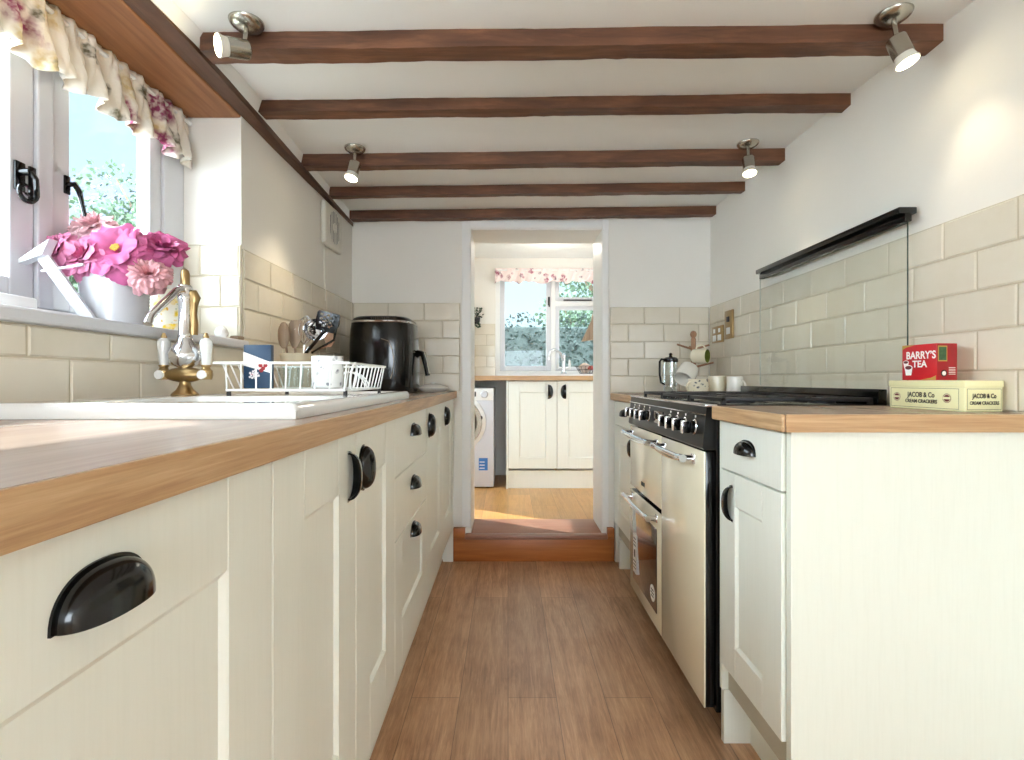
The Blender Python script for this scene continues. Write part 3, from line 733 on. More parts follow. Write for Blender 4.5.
def gx(t): return SX0 + (SX1-SX0)*t
rows = [[None]*(ny+1) for _ in range(nx+1)]
for i in range(nx+1):
    for j in range(ny+1):
        x = gx(i/nx); y = SY0 + (SY1-SY0)*j/ny
        rows[i][j] = b.bm.verts.new((x, y, TL+sink_h(x, y)))
for i in range(nx):
    for j in range(ny): b.bm.faces.new((rows[i][j], rows[i+1][j], rows[i+1][j+1], rows[i][j+1]))
bd = [rows[i][0] for i in range(nx+1)] + [rows[nx][j] for j in range(1, ny+1)] + [rows[i][ny] for i in range(nx-1, -1, -1)] + [rows[0][j] for j in range(ny-1, 0, -1)]
lo = [b.bm.verts.new((v.co.x + (0.002 if v.co.x < -.6 else -.002), v.co.y + (0.002 if v.co.y < 1.2 else -.002), TL+0.0005)) for v in bd]
for i in range(len(bd)):
    j = (i+1) % len(bd); b.bm.faces.new((bd[i], bd[j], lo[j], lo[i]))
t = Thing('kitchen_sink', 'white ceramic sink with drainer, set into the left worktop under the window', 'sink', (-0.58, 1.27, TL))
t.part('basin', b, 'ceramic', angle=60)
t.part('waste', MB().lathe([(.001, 0), (.034, 0), (.036, .003), (.03, .004), (.028, .001), (.001, .001)], (-0.545, 1.02, TL+SR-.1655)), 'chrome')

# ------------------------------------------------------------------ bridge tap
TX, TY, TZ = -0.796, 1.262, TL+SR-.001
t = Thing('kitchen_tap', 'antique brass and chrome bridge tap with two white lever handles on the sink', 'tap', (TX, TY, TZ))
t.part('base', MB().lathe([(.030,0),(.0305,.003),(.027,.007),(.019,.014),(.013,.026),(.012,.034),(.015,.040),(.017,.045)], (TX,TY,TZ)), 'brass')
b = MB(); d = Vector((1, 0.0, 0))
prof = [(-.064,.010),(-.050,.0105),(-.040,.012),(-.030,.0155),(-.015,.0185),(0,.0195),(.015,.0185),(.030,.0155),(.040,.012),(.050,.0105),(.064,.010)]
c = Vector((TX, TY, TZ+.051)); b.tube([c+d*p for p, _ in prof], [r for _, r in prof], 20); t.part('bridge', b, 'brass')
t.part('bulb', MB().lathe([(.013,0),(.016,.003),(.027,.009),(.035,.022),(.0365,.034),(.032,.048),(.022,.062),(.017,.070),(.016,.078)], (TX,TY,TZ+.066)), 'chrome')
t.part('column', MB().lathe([(.0165,0),(.017,.006),(.0145,.012),(.0145,.085),(.016,.092),(.017,.10),(.0145,.106),(.016,.112),(.018,.118),(.015,.128)], (TX,TY,TZ+.143)), 'chrome')
t.part('column_sleeve', MB().tube([(TX+.017,TY+.006,TZ+.15),(TX+.019,TY+.006,TZ+.175),(TX+.017,TY+.006,TZ+.20),(TX+.019,TY+.006,TZ+.225),(TX+.022,TY+.006,TZ+.24),(TX+.014,TY+.006,TZ+.255)], [.010,.009,.008,.009,.012,.011], 12), 'brass', label='dark brass sleeve beside the chrome column')
t.part('finial', MB().lathe([(.010,0),(.0105,.006),(.0105,.028),(.008,.038),(.003,.042)], (TX,TY,TZ+.270)), 'brass')
b = MB().tube([(TX,TY,TZ+.262),(TX-.002,TY-.03,TZ+.252),(TX-.003,TY-.09,TZ+.204),(TX-.003,TY-.118,TZ+.180),(TX-.003,TY-.126,TZ+.162)], [.012,.009,.0085,.0085,.010], 16); t.part('spout', b, 'chrome')
for s_ in (-1, 1):
    p = c + d*(0.052*s_)
    st_ = t.part('valve', MB().lathe([(.013,-.012),(.0145,-.006),(.0145,.010),(.010,.014),(.009,.018),(.0115,.021),(.0115,.024)], p), 'brass')
    t.part('lever', MB().lathe([(.0095,.024),(.010,.028),(.0115,.050),(.0145,.075),(.0135,.084),(.008,.090)], p), 'ceramic', st_, label='white porcelain lever handle')
    t.part('lever_tip', MB().lathe([(.0065,.090),(.007,.093),(.003,.103)], p), 'brass', st_)
    t.part('indicator', MB().lathe([(.0115,0),(.011,.004),(.001,.005)], p + Vector((-.003,-.012,0)), (0,-1,0)), 'ceramic', st_)

# ------------------------------------------------------------------ window sill: vase with peonies, patterned pot, little things
ZS = 1.151
VX, VY = -0.972, 1.268
b = MB(); prof = [(.062, 0), (.066, .003)]
for i in range(30):
    z = .006 + i*.0041; prof.append((.0675 + .004*i/30 + (.0018 if i % 2 else 0), z))
prof += [(.0735,.130),(.0705,.130),(.068,.02),(.001,.018)]
t = Thing('flower_vase', 'white ribbed ceramic vase on the window sill, full of pink peonies', 'vase', (VX, VY, ZS))
t.part('pot', b.lathe(prof, (VX, VY, ZS), seg=40, cap1=False), 'vase_white', angle=80)
def petal(mb, q, c, phi, R, openn, w, R_, cupz=0.55):
    r0 = R_.uniform(.9, 1.1); ph = R_.uniform(0, 6.28); tw = R_.uniform(-.25, .25)
    def f(u, v):
        s = (u-0.5)*2
        tt = v; ang = openn*(0.35+0.65*tt)*1.45
        rad = R*r0*(0.06 + tt*math.sin(ang)*1.0); z = R*r0*tt*(math.cos(ang)*1.05) 
        wd = w*R*(0.18 + 0.95*math.sin(PI*min(tt, .88)**0.75*0.86))
        notch = 0.20*R*(abs(s)**3)*tt + 0.03*R*math.sin(2*s*PI+ph)*tt*tt
        rad -= notch*math.sin(ang)*1.2; z -= notch*math.cos(ang) 
        z += cupz*wd*(s*s)*0.55 + 0.035*R*math.sin(5*s+ph+3*tt)*tt
        x = rad; y = s*wd + tw*tt*R*.3
        a = phi; return c + q @ Vector((x*math.cos(a)-y*math.sin(a), x*math.sin(a)+y*math.cos(a), z))
    mb.grid(f, 10, 8)
def peony(label, c, axis, R, mat, seed, layers, stem=True, core=None):
    rn = random.Random(seed); c = Vector(c); q = Vector(axis).normalized().to_track_quat('Z', 'Y')
    t = Thing('peony', label, 'flower', tuple(c), 'peonies in the vase')
    b = MB()
    for openn, n, k, w in layers:
        off = rn.uniform(0, 6)
        for i in range(n): petal(b, q, c, off + 2*PI*i/n + rn.uniform(-.15, .15), R*k, openn*rn.uniform(.9, 1.1), w, rn)
    t.part('petals', b, mat, angle=180, normals=False)
    if core:
        b = MB(); 
        for i in range(26):
            a = i*2.4; rr = R*.018*math.sqrt(i)*1.4; p = c + q @ Vector((rr*math.cos(a), rr*math.sin(a), R*.30)); b.ell(p, R*.035, 6, 4)
        t.part('stamens', b, 'stamen')
    if stem:
        p0 = c - (q @ Vector((0,0,1)))*R*.10; p2 = Vector((VX+(c.x-VX)*.22, VY+(c.y-VY)*.22, ZS+.03)); p1 = Vector((VX+(c.x-VX)*.42, VY+(c.y-VY)*.42, ZS+.16))
        pts = [(p0*(1-u)**2 + p1*2*u*(1-u) + p2*u*u) for u in [i/8 for i in range(9)]]
        t.part('stem', MB().tube(pts, .0032, 7), 'leaf')
    return t
full = [(1.25, 7, 1.0, .52), (1.0, 7, .95, .5), (.75, 6, .85, .48), (.5, 6, .72, .45), (.25, 5, .6, .42)]
rag = [(1.35, 9, 1.0, .40), (1.15, 10, .97, .36), (.95, 10, .9, .34), (.75, 9, .82, .32), (.5, 8, .72, .3), (.25, 6, .62, .28)]
openf = [(1.2, 7, 1.0, .52), (.98, 6, .92, .5), (.75, 5, .8, .45)]
peony('pale ruffled pink peony at the top of the bunch', (-1.037, 1.285, 1.395), (-.05, -.6, .8), .060, 'palepink', 1, rag)
peony('pink peony drooping at the far left of the bunch', (-1.052, 1.205, 1.320), (-.35, -.8, .25), .050, 'rose', 2, full)
peony('large pink peony just left of the bloom that shows a yellow centre', (-.998, 1.215, 1.310), (-.15, -.9, .35), .060, 'rose', 3, full)
peony('wide open bright pink peony showing its yellow centre', (-.928, 1.225, 1.325), (.12, -.9, .35), .072, 'pink', 4, openf, core=True)
peony('bright pink peony at the right of the bunch, upturned', (-.868, 1.285, 1.345), (.45, -.5, .65), .056, 'pink', 5, full)
peony('dusty pink frilly peony hanging low over the right rim of the vase', (-.858, 1.225, 1.270), (.35, -.7, .35), .048, 'dusty', 6, rag)
peony('small deep pink peony behind the open yellow-centred bloom', (-.985, 1.320, 1.385), (.2, -.5, .8), .046, 'pink', 7, full)
# patterned pot
t = Thing('patterned_pot', 'yellow floral pot on the window sill behind the tap', 'pot', (-.950, 1.435, ZS))
t.part('pot_body', MB().lathe([(.036,0),(.040,.004),(.044,.06),(.046,.115),(.047,.118),(.044,.118),(.040,.01),(.001,.008)], (-.950,1.435,ZS), cap1=False), 'yellowfloral')
b = MB().lathe([(.012,0),(.019,.010),(.021,.02),(.015,.034),(.006,.040)], (-.915,1.635,ZS)); single('egg_ornament', b, 'ceramic', 'small white egg-shaped ornament at the far end of the window sill', 'ornament', (-.915,1.635,ZS))
b = MB().box((-.90,1.655,ZS), (-.872,1.695,ZS+.013), 0.004); single('wood_block', b, 'utwood', 'small flat wooden block at the far corner of the window sill', 'block', (-.886,1.675,ZS))
b = MB().lathe([(.030,0),(.040,.006),(.042,.012),(.039,.012),(.028,.004),(.001,.004)], (-.975,1.585,ZS), cap1=False); single('small_dish', b, 'stone', 'small beige dish on the window sill beside the yellow floral pot', 'dish', (-.975,1.585,ZS))
# white folding bracket stand
t = Thing('folding_stand', 'white folded stand with a slanting arm on the window sill left of the vase', 'stand', (-1.0, 1.12, ZS))
t.part('arm', MB().loft([[(-1.055,1.147,1.290),(-1.04,1.15,1.310),(-1.04,1.158,1.310),(-1.055,1.155,1.290)], [(-.975,1.175,1.152),(-.945,1.178,1.152),(-.945,1.186,1.152),(-.975,1.183,1.152)]]), 'vase_white', smooth=False)
t.part('head', MB().loft([[(-1.095,1.13,1.278),(-1.022,1.14,1.335),(-1.02,1.16,1.335),(-1.093,1.15,1.278)], [(-1.093,1.13,1.274),(-1.038,1.14,1.300),(-1.036,1.16,1.300),(-1.091,1.15,1.274)]]), 'vase_white', smooth=False)
t.part('brace', MB().tube([(-1.040,1.142,1.263),(-.945,1.140,1.277)], 0.003, 8), 'vase_white')
t.part('foot', MB().box((-.985,1.165,1.1512),(-.935,1.195,1.156),.001), 'darkrubber')
b = MB().box((-1.06,1.00,ZS), (-1.0,1.09,ZS+.042), .004); t = Thing('tissue_pack', 'white packet lying at the left end of the visible window sill', 'packet', (-1.03,1.045,ZS))
t.part('pack', b, 'whiteplastic'); t.part('print', MB().box((-1.05,1.02,ZS+.0421), (-1.015,1.07,ZS+.0427)), 'greylight')

# ------------------------------------------------------------------ gathered curtains
def valance(name, label, f, length, zt, zb, mat, n, seed, amp=.022, loc=(0,0,0)):
    R = random.Random(seed); NU, NV = n*12, 14
    ph = [R.uniform(-1, 1) for _ in range(400)]
    def g(u, v):
        k = u*n; w = 2*PI*k + 1.3*math.sin(k*1.9+seed) + 0.8*math.sin(k*0.7)
        flare = 0.35 + 0.95*v**1.4
        d = amp*flare*math.sin(w) + .007*math.sin(2.7*w + 9*v) * (0.4+v)
        head = .006*math.sin(4*w)*max(0, 1-6*abs(v-.10))
        zz = zt + (zb-zt)*(v + .10*v*math.sin(w*.5+1.7) * 0.7) - (.010*math.sin(w*1.0+.8)*v*v)
        return f(u*length, d+head + .02*v, zz)
    return MB().grid(g, NU, NV)
t = Thing('window_valance', 'gathered cream floral valance under the wooden lintel over the sink window', 'curtain', (-1.03, .9, 1.88))
t.part('fabric', valance('v', '', lambda a, d, z: (-1.052+d, 0.20+a, z), 1.480, 1.886, 1.722, 'curtain', 26, 4, .019), 'curtain', angle=180, solid=.0015, normals=False)
t.part('rod', MB().cyl((-1.052, .17, 1.868), (-1.052, 1.695, 1.868), .006), 'whiteplastic')
t = Thing('window_valance', 'pink floral gathered valance over the utility room window', 'curtain', (.4, UY-.03, 2.05))
t.part('fabric', valance('v', '', lambda a, d, z: (VX0-.005+a, UY-.045-d, z), 1.20, 2.047, 1.915, 'curtain2', 11, 8, .016), 'curtain2', angle=180, solid=.0015, normals=False)
t.part('rod', MB().cyl((VX0-.01, UY-.045, 2.03), (1.09, UY-.045, 2.03), .006), 'whiteplastic')

# ------------------------------------------------------------------ dish rack and what stands in it
RX0, RX1, RY0, RY1, RZ0, RZ1 = -.695, -.405, 1.265, 1.620, .9945, 1.062
wr_ = .0021
t = Thing('dish_rack', 'white wire dish rack standing on the sink drainer', 'dish rack', (-.55, 1.44, .975))
def rect(x0, x1, y0, y1, z): return [(x0,y0,z),(x1,y0,z),(x1,y1,z),(x0,y1,z)]
def frame(r, rad=.0028):
    b = MB()
    for i in range(4): b.tube([r[i], r[(i+1) % 4]], rad, 8)
    return b
rim = t.part('rim', frame(rect(RX0-.030, RX1+.012, RY0-.004, RY1+.020, RZ1), .0032), 'whiteplastic')
bot = t.part('bottom_frame', frame(rect(RX0, RX1, RY0, RY1, RZ0)), 'whiteplastic')
b = MB()
for i in range(13):
    x = RX0 + (RX1-RX0)*i/12; b.tube([(x, RY0, RZ0), (x, RY1, RZ0)], wr_*.9, 6)
t.part('base_wires', b, 'whiteplastic')
b = MB()
for i in range(9):
    u = i/8; x = RX0+(RX1-RX0)*u; X = RX0+(RX1-RX0+.008)*u
    b.tube([(X, RY0-.004, RZ1), (x, RY0, RZ0)], wr_, 6); b.tube([(X, RY1+.020, RZ1), (x, RY1, RZ0)], wr_, 6)
for i in range(1, 10):
    u = i/10; y = RY0+(RY1-RY0)*u; Y = RY0-.004+(RY1-RY0+.024)*u
    b.tube([(RX0-.030, Y, RZ1), (RX0, y, RZ0)], wr_, 6); b.tube([(RX1+.012, Y, RZ1), (RX1, y, RZ0)], wr_, 6)
t.part('side_wires', b, 'whiteplastic')
for i in range(3):
    y = RY0 + .292 + i*.022
    pts = [(RX0+.15+.0, y, RZ0)] + [(RX0+.15+.055*(1-math.cos(a)), y, RZ0+.05*math.sin(a)) for a in [PI*k/10 for k in range(1, 10)]] + [(RX0+.26, y, RZ0)]
    t.part('plate_loop', MB().tube(pts, wr_, 6), 'whiteplastic')
pts = [(RX1+.013+.004*math.sin(a), 1.30+.030*math.cos(a)*.8, 1.030+.032*math.sin(a)) for a in [2*PI*k/16 for k in range(16)]]
t.part('side_loop', MB().tube(pts, .003, 8, closed=True), 'whiteplastic')
for x, y in ((RX0, RY0+.01), (RX1, RY0+.01), (RX1, RY1-.01), (RX0, RY1-.01)):
    t.part('foot', MB().cyl((x, y, .9752), (x, y, .9935), .0058, .0050, 12), 'darkrubber', label='black rubber foot')
# packet
t = Thing('card_packet', 'dark blue and white packet with red flowers, standing in the dish rack', 'packet', (-.665, 1.345, RZ0+.003))
px0, px1, pz0, pz1, py = -.690, -.618, .998, 1.112, 1.335
t.part('carton', MB().box((px0, py, pz0), (px1, py+.018, pz1), .002), 'navy')
t.part('white_band', MB().prism([(px0-.0003, py-.0006, pz0+.060), (px1+.0003, py-.0006, pz0+.040), (px1+.0003, py-.0006, pz0+.068), (px0-.0003, py-.0006, pz1-.018)], (0, .0007, 0)), 'white')
b = MB()
for i, (x, z) in enumerate(((.045,.060),(.052,.052),(.047,.047),(.058,.060))): b.cyl((px0+x, py-.0012, pz0+z), (px0+x, py-.0006, pz0+z), .0055, seg=10)
t.part('flower_print', b, 'flowerred'); 
b = MB()
for i in range(14):
    a = i*2.4; b.cyl((px0+.028+.0035*math.sqrt(i)*math.cos(a), py-.0014, pz0+.036+.0035*math.sqrt(i)*math.sin(a)), (px0+.028+.0035*math.sqrt(i)*math.cos(a), py-.0008, pz0+.036+.0035*math.sqrt(i)*math.sin(a)), .0032, seg=8)
t.part('blossom_print', b, 'pinkprint')
def mug(name, label, cat, c, r, h, mat, hd=(1,0,0), inner=None, group=None, prof=None, hr=.45):
    t = Thing(name, label, cat, tuple(c), group); c = Vector(c); hd = Vector(hd).normalized()
    pr = prof or [(r*.86,0),(r*.93,.003),(r,h*.35),(r,h*.96),(r*.985,h),(r*.93,h),(r*.92,h*.92),(r*.9,.008),(.001,.006)]
    t.part('cup', MB().lathe(pr, c, cap1=False), mat)
    if inner: t.part('inside', MB().lathe([(r*.915,h*.97),(r*.905,h*.5),(r*.88,.010),(.001,.009)], c, cap0=False, cap1=False), inner)
    pts = [c + hd*(r*.97) + Vector((0,0,h*.82))] + [c + hd*(r*.97 + h*hr*.62*math.sin(a)) + Vector((0,0,h*.5+h*.30*math.cos(a))) for a in [PI*k/9 for k in range(1, 9)]] + [c + hd*(r*.97) + Vector((0,0,h*.2))]
    if hr > 0: t.part('handle', MB().tube(pts, [.0042]*len(pts), 8), mat)
    return t
mug('storage_jar', 'white jar with grey floral band, in the dish rack in front of the utensil crock', 'jar', (-.520, 1.475, RZ0+.0035), .044, .090, 'greyfloral', (1,.2,0), hr=0)
def glass_t(c, lb, r=.028, h=.06):
    b = MB().lathe([(r*.8,0),(r*.85,.003),(r,h*.9),(r,h),(r*.93,h),(r*.8,.006),(.001,.005)], c, cap1=False, seg=20)
    single('drinking_glass', b, 'clearglass', lb, 'glass', c, 'glasses in the dish rack')
glass_t((-.610, 1.42, RZ0+.003), 'small clear glass in the dish rack just behind the blue packet')
glass_t((-.570, 1.36, RZ0+.003), 'small clear glass in the dish rack nearest the front wires')
glass_t((-.600, 1.53, RZ0+.003), 'small clear glass in the dish rack near the utensil crock')

# ------------------------------------------------------------------ utensil crock
cx_, cy_ = -.764, 1.865
t = Thing('utensil_crock', 'beige stoneware crock full of utensils behind the dish rack', 'crock', (cx_, cy_, TL))
t.part('pot', MB().lathe([(.052,0),(.058,.004),(.060,.05),(.060,.142),(.063,.150),(.063,.158),(.056,.158),(.054,.02),(.001,.015)], (cx_,cy_,TL), cap1=False), 'stone')
Z0 = TL+.022
def uten(name, label, parts):
    base = Vector(parts[0][1]); t = Thing(name, label, 'utensil', tuple(base), 'utensils in the crock')
    for nm, _, b, m in parts: t.part(nm, b, m)
def U(px, py, Y): return Vector(((px-508)*Y/512, Y, 1.02-(py-380)*Y/512))
def flat(path, widths, th=.004):
    """a flat blade along path facing the camera, width across X"""
    rings = []
    for p, w in zip(path, widths):
        p = Vector(p); rings.append([p+Vector((-w,-th/2,0)), p+Vector((w,-th/2,0)), p+Vector((w,th/2,0)), p+Vector((-w,th/2,0))])
    return MB().loft(rings)
B0 = Vector((cx_, cy_, Z0))
def stem_(a, b_, r=.0045): return MB().tube([a, b_], r, 8)
a = B0+Vector((-.02,-.01,0)); hd = U(286, 345, 1.83)
uten('wooden_spoon', 'pale wooden spoon leaning at the left of the utensil crock', [('handle', a, stem_(a, hd), 'utwood'), ('bowl', a, MB().ell(hd+Vector((-.008,0,.035)), (.022,.008,.048), 16, 10), 'utwood')])
a = B0+Vector((.0,-.02,0)); hd = U(295, 348, 1.85)
uten('wooden_spatula', 'pale wooden spatula leaning beside the wooden spoon in the crock', [('handle', a, stem_(a, hd), 'utwood'), ('blade', a, flat([hd, hd+Vector((0,0,.03)), hd+Vector((.004,0,.085)), hd+Vector((.006,0,.10))], [.008,.022,.026,.020]), 'utwood')])
a = B0+Vector((.005,.02,0)); hd = U(304, 345, 1.88)
b = MB(); 
for k in range(7):
    an = PI*k/7; L = Vector((math.cos(an), math.sin(an), 0))
    pts = [hd + L*(.040*math.sin(PI*u)) + Vector((.010*u, 0, .11*u)) for u in [i/12 for i in range(13)]]
    b.tube(pts, .0013, 6)
    pts = [hd - L*(.040*math.sin(PI*u)) + Vector((.010*u, 0, .11*u)) for u in [i/12 for i in range(13)]]
    b.tube(pts, .0013, 6)
uten('balloon_whisk', 'chrome wire whisk standing in the utensil crock', [('handle', a, stem_(a, hd, .006), 'chrome'), ('wires', a, b, 'chrome')])
a = B0+Vector((.02,-.015,0)); hd = U(316, 338, 1.80)
b = MB(); q = Vector((.3,-.9,.25)).normalized().to_track_quat('Z','Y'); rings = []
for j in range(9):
    th = PI/2*j/8; rr = .040*math.sin(th)+.0005; z = -.030*math.cos(th)
    rings.append([hd+Vector((0,0,.03)) + q @ Vector((rr*math.cos(2*PI*i/24), rr*math.sin(2*PI*i/24), z)) for i in range(24)])
b.loft(rings, True, False)
uten('ladle', 'chrome ladle catching the light beside the black slotted turner', [('handle', a, MB().tube([a, (cx_+.042, cy_-.022, TL+.168), hd], .0045, 8), 'chrome'), ('bowl', a, b, 'chrome')])
a = B0+Vector((.0,-.03,0)); h1 = U(317, 345, 1.78); h2 = U(322, 334, 1.78)
b = MB()
W_, H_ = .040, .062; cc = U(327, 322, 1.78); ux = Vector((math.cos(-.25), 0, math.sin(-.25))); uz = Vector((-math.sin(-.25), 0, math.cos(-.25)))
nr, nc = 9, 7
slots = {(r, c) for r in range(2, 8) for c in range(1, 6) if (r+c) % 2 == 0}
def bp(c_, r_, s):
    u = (c_/nc-.5)*2; v = (r_/nr-.5)*2; w = W_*(.80+.2*min(1, (v+1)*1.1)) * (1 if v < .85 else .88)
    return cc + ux*(u*w) + uz*(v*H_*.55) + Vector((0, s*.0015, 0))
for r in range(nr):
    for c in range(nc):
        if (r, c) in slots: continue
        for s in (-1, 1): b.quad(bp(c, r, s), bp(c+1, r, s), bp(c+1, r+1, s), bp(c, r+1, s))
        for (e0, e1, nb) in (((c, r), (c+1, r), (r-1, c)), ((c, r+1), (c+1, r+1), (r+1, c)), ((c, r), (c, r+1), (r, c-1)), ((c+1, r), (c+1, r+1), (r, c+1))):
            if nb in slots or not (0 <= nb[0] < nr and 0 <= nb[1] < nc):
                b.quad(bp(*e0, -1), bp(*e1, -1), bp(*e1, 1), bp(*e0, 1))
bmesh.ops.remove_doubles(b.bm, verts=b.bm.verts, dist=0.00005)
uten('slotted_turner', 'black slotted turner rising highest from the utensil crock', [('handle', a, MB().tube([a, (cx_+.043, cy_-.030, TL+.164), h2, cc-uz*.030], [.005,.007,.006,.009], 8), 'black'), ('blade', a, b, 'black')])
a = B0+Vector((.035,.0,0)); hd = U(329, 330, 1.86)
uten('serving_spoon', 'black handled spoon at the right of the utensil crock', [('handle', a, MB().tube([a, (cx_+.052, cy_-.002, TL+.164), U(334, 340, 1.86), U(336, 328, 1.86)], [.004,.0045,.0045,.006], 8), 'black'), ('bowl', a, MB().ell(U(335.5, 322, 1.86), (.016,.006,.026), 14, 8), 'black')])
a = B0+Vector((.03,.03,0))
uten('wooden_masher', 'reddish wooden utensil behind the black slotted turner', [('handle', a, MB().tube([a, (cx_+.040, cy_+.026, TL+.168), U(329, 345, 1.90)], .005, 8), 'treewood'), ('head', a, flat([U(329, 347, 1.9), U(330, 340, 1.9), U(331, 325, 1.9)], [.008,.020,.014], .006), 'treewood')])

# ------------------------------------------------------------------ air fryer
AX, AY = -.630, 2.630
def sring(cx, cy, z, rx, ry, n=3.4, seg=48):
    r = []
    for i in range(seg):
        a = 2*PI*i/seg; c_, s_ = math.cos(a), math.sin(a)
        r.append((cx + rx*math.copysign(abs(c_)**(2/n), c_), cy + ry*math.copysign(abs(s_)**(2/n), s_), z))
    return r
t = Thing('air_fryer', 'large glossy black air fryer in the far left corner of the worktop', 'air fryer', (AX, AY, TL))
pr = [(0,.150,.165),(.012,.156,.170),(.03,.158,.172),(.12,.162,.175),(.24,.162,.175),(.31,.158,.172),(.345,.153,.167)]
body = t.part('body', MB().loft([sring(AX, AY, TL+z, rx, ry) for z, rx, ry in pr]), 'enamel')
t.part('chrome_band', MB().loft([sring(AX, AY, TL+z, rx, ry) for z, rx, ry in ((.343,.1545,.1685),(.346,.156,.170),(.352,.155,.169),(.354,.152,.166))]), 'chrome')
t.part('lid', MB().loft([sring(AX, AY, TL+z, rx, ry) for z, rx, ry in ((.354,.151,.165),(.365,.146,.160),(.374,.132,.146),(.379,.100,.115))]), 'black')
b = MB()
for i in range(12): b.box((AX-.03+i*.0105, AY-.165, TL+.3555), (AX-.0255+i*.0105, AY-.154, TL+.372))
t.part('vent_ribs', b, 'dark')
dr_ = t.part('drawer', MB().loft([sring(AX+.012, AY, TL+z, rx, ry) for z, rx, ry in ((.018,.150,.150),(.022,.154,.154),(.20,.156,.154),(.205,.152,.150))]), 'black')
t.part('handle', MB().tube([(AX+.150,AY-.0,TL+.18),(AX+.175,AY-.02,TL+.20),(AX+.200,AY-.035,TL+.195),(AX+.215,AY-.04,TL+.14),(AX+.225,AY-.045,TL+.085)], [.018,.018,.016,.013,.012], 12), 'black', dr_)
t.part('handle_trim', MB().tube([(AX+.207,AY-.050,TL+.206),(AX+.224,AY-.054,TL+.15),(AX+.234,AY-.057,TL+.095)], .0045, 8), 'nickel', dr_)
b = MB(); arc = []
for i in range(16):
    a = PI*.5*(i/15); arc.append((AX+.035+.055*math.sin(a*1.0), AY-.1765-.000, TL+.255-.12*(1-math.cos(a))))
t.part('trim_arc', MB().tube([(AX+.02,AY-.172,TL+.262),(AX+.055,AY-.171,TL+.25),(AX+.075,AY-.170,TL+.21),(AX+.082,AY-.168,TL+.15),(AX+.075,AY-.170,TL+.10),(AX+.066,AY-.171,TL+.07)], .003, 8), 'nickel', body)
# white plates
t = Thing('serving_dish', 'low white dish with a domed lid at the far end of the left worktop', 'dish', (-.384, 2.772, TL))
t.part('dish', MB().lathe([(.055,0),(.060,.002),(.082,.016),(.084,.019),(.078,.019)], (-.400,2.735,TL)), 'mugwhite')
t.part('lid', MB().lathe([(.086,.0195),(.086,.023),(.070,.032),(.040,.041),(.012,.044),(.012,.050),(.003,.052)], (-.400,2.735,TL)), 'mugwhite')

# ------------------------------------------------------------------ wall ventilator and its cord
t = Thing('wall_ventilator', 'off-white square extractor fan with a round grille high on the left wall', 'ventilator', (XL, 2.545, 1.78))
t.part('housing', MB().box((XL+.001, 2.412, 1.668), (XL+.026, 2.655, 1.872), .010, 3), 'offplastic')
t.part('grille_well', MB().lathe([(.080,0),(.086,.003),(.083,.006),(.079,.004)], (XL+.0255, 2.535, 1.772), (1,0,0), cap0=False, cap1=False), 'offplastic')
t.part('fan_opening', MB().cyl((XL+.026, 2.535, 1.772), (XL+.0275, 2.535, 1.772), .080), 'dark')
b = MB()
for i in range(8):
    y = 2.535-.070+i*.020; w = math.sqrt(max(0, .080**2-(y-2.535)**2)); b.box((XL+.0276, y-.003, 1.772-w), (XL+.0296, y+.003, 1.772+w))
b.cyl((XL+.0276, 2.535, 1.772), (XL+.031, 2.535, 1.772), .024)
t.part('grille', b, 'offplastic')
single('pull_cord', MB().tube([(XL+.006, 2.455, 1.674), (XL+.006, 2.45, 1.60), (XL+.006, 2.452, 1.50), (XL+.012, 2.452, 1.462), (XL+.012, 2.452, 1.40)], .0028, 6), 'offplastic', 'thin cream cord running down the left wall from the extractor fan', 'cord', (XL+.006, 2.455, 1.5))

# ------------------------------------------------------------------ sockets
t = Thing('wall_socket', 'brass double power socket low on the right wall tiles', 'socket', (XR-.009, 2.775, 1.27))
t.part('plate', MB().box((XR-.016, 2.705, 1.222), (XR-.0085, 2.850, 1.312), .002), 'brass')
for y in (2.745, 2.81):
    t.part('socket_face', MB().box((XR-.0185, y-.022, 1.232), (XR-.0161, y+.022, 1.264), .001), 'whiteplastic'); t.part('rocker', MB().box((XR-.020, y-.010, 1.276), (XR-.0161, y+.010, 1.298), .001), 'whiteplastic')
t = Thing('wall_switch', 'tall brass cooker switch plate beside the double socket', 'switch', (XR-.009, 2.63, 1.305))
t.part('plate', MB().box((XR-.017, 2.585, 1.232), (XR-.0085, 2.680, 1.378), .002), 'brass')
t.part('rocker', MB().box((XR-.022, 2.618, 1.318), (XR-.0171, 2.648, 1.346), .002), 'darkrubber'); t.part('socket_face', MB().box((XR-.0195, 2.612, 1.256), (XR-.0171, 2.654, 1.290), .002), 'whiteplastic')

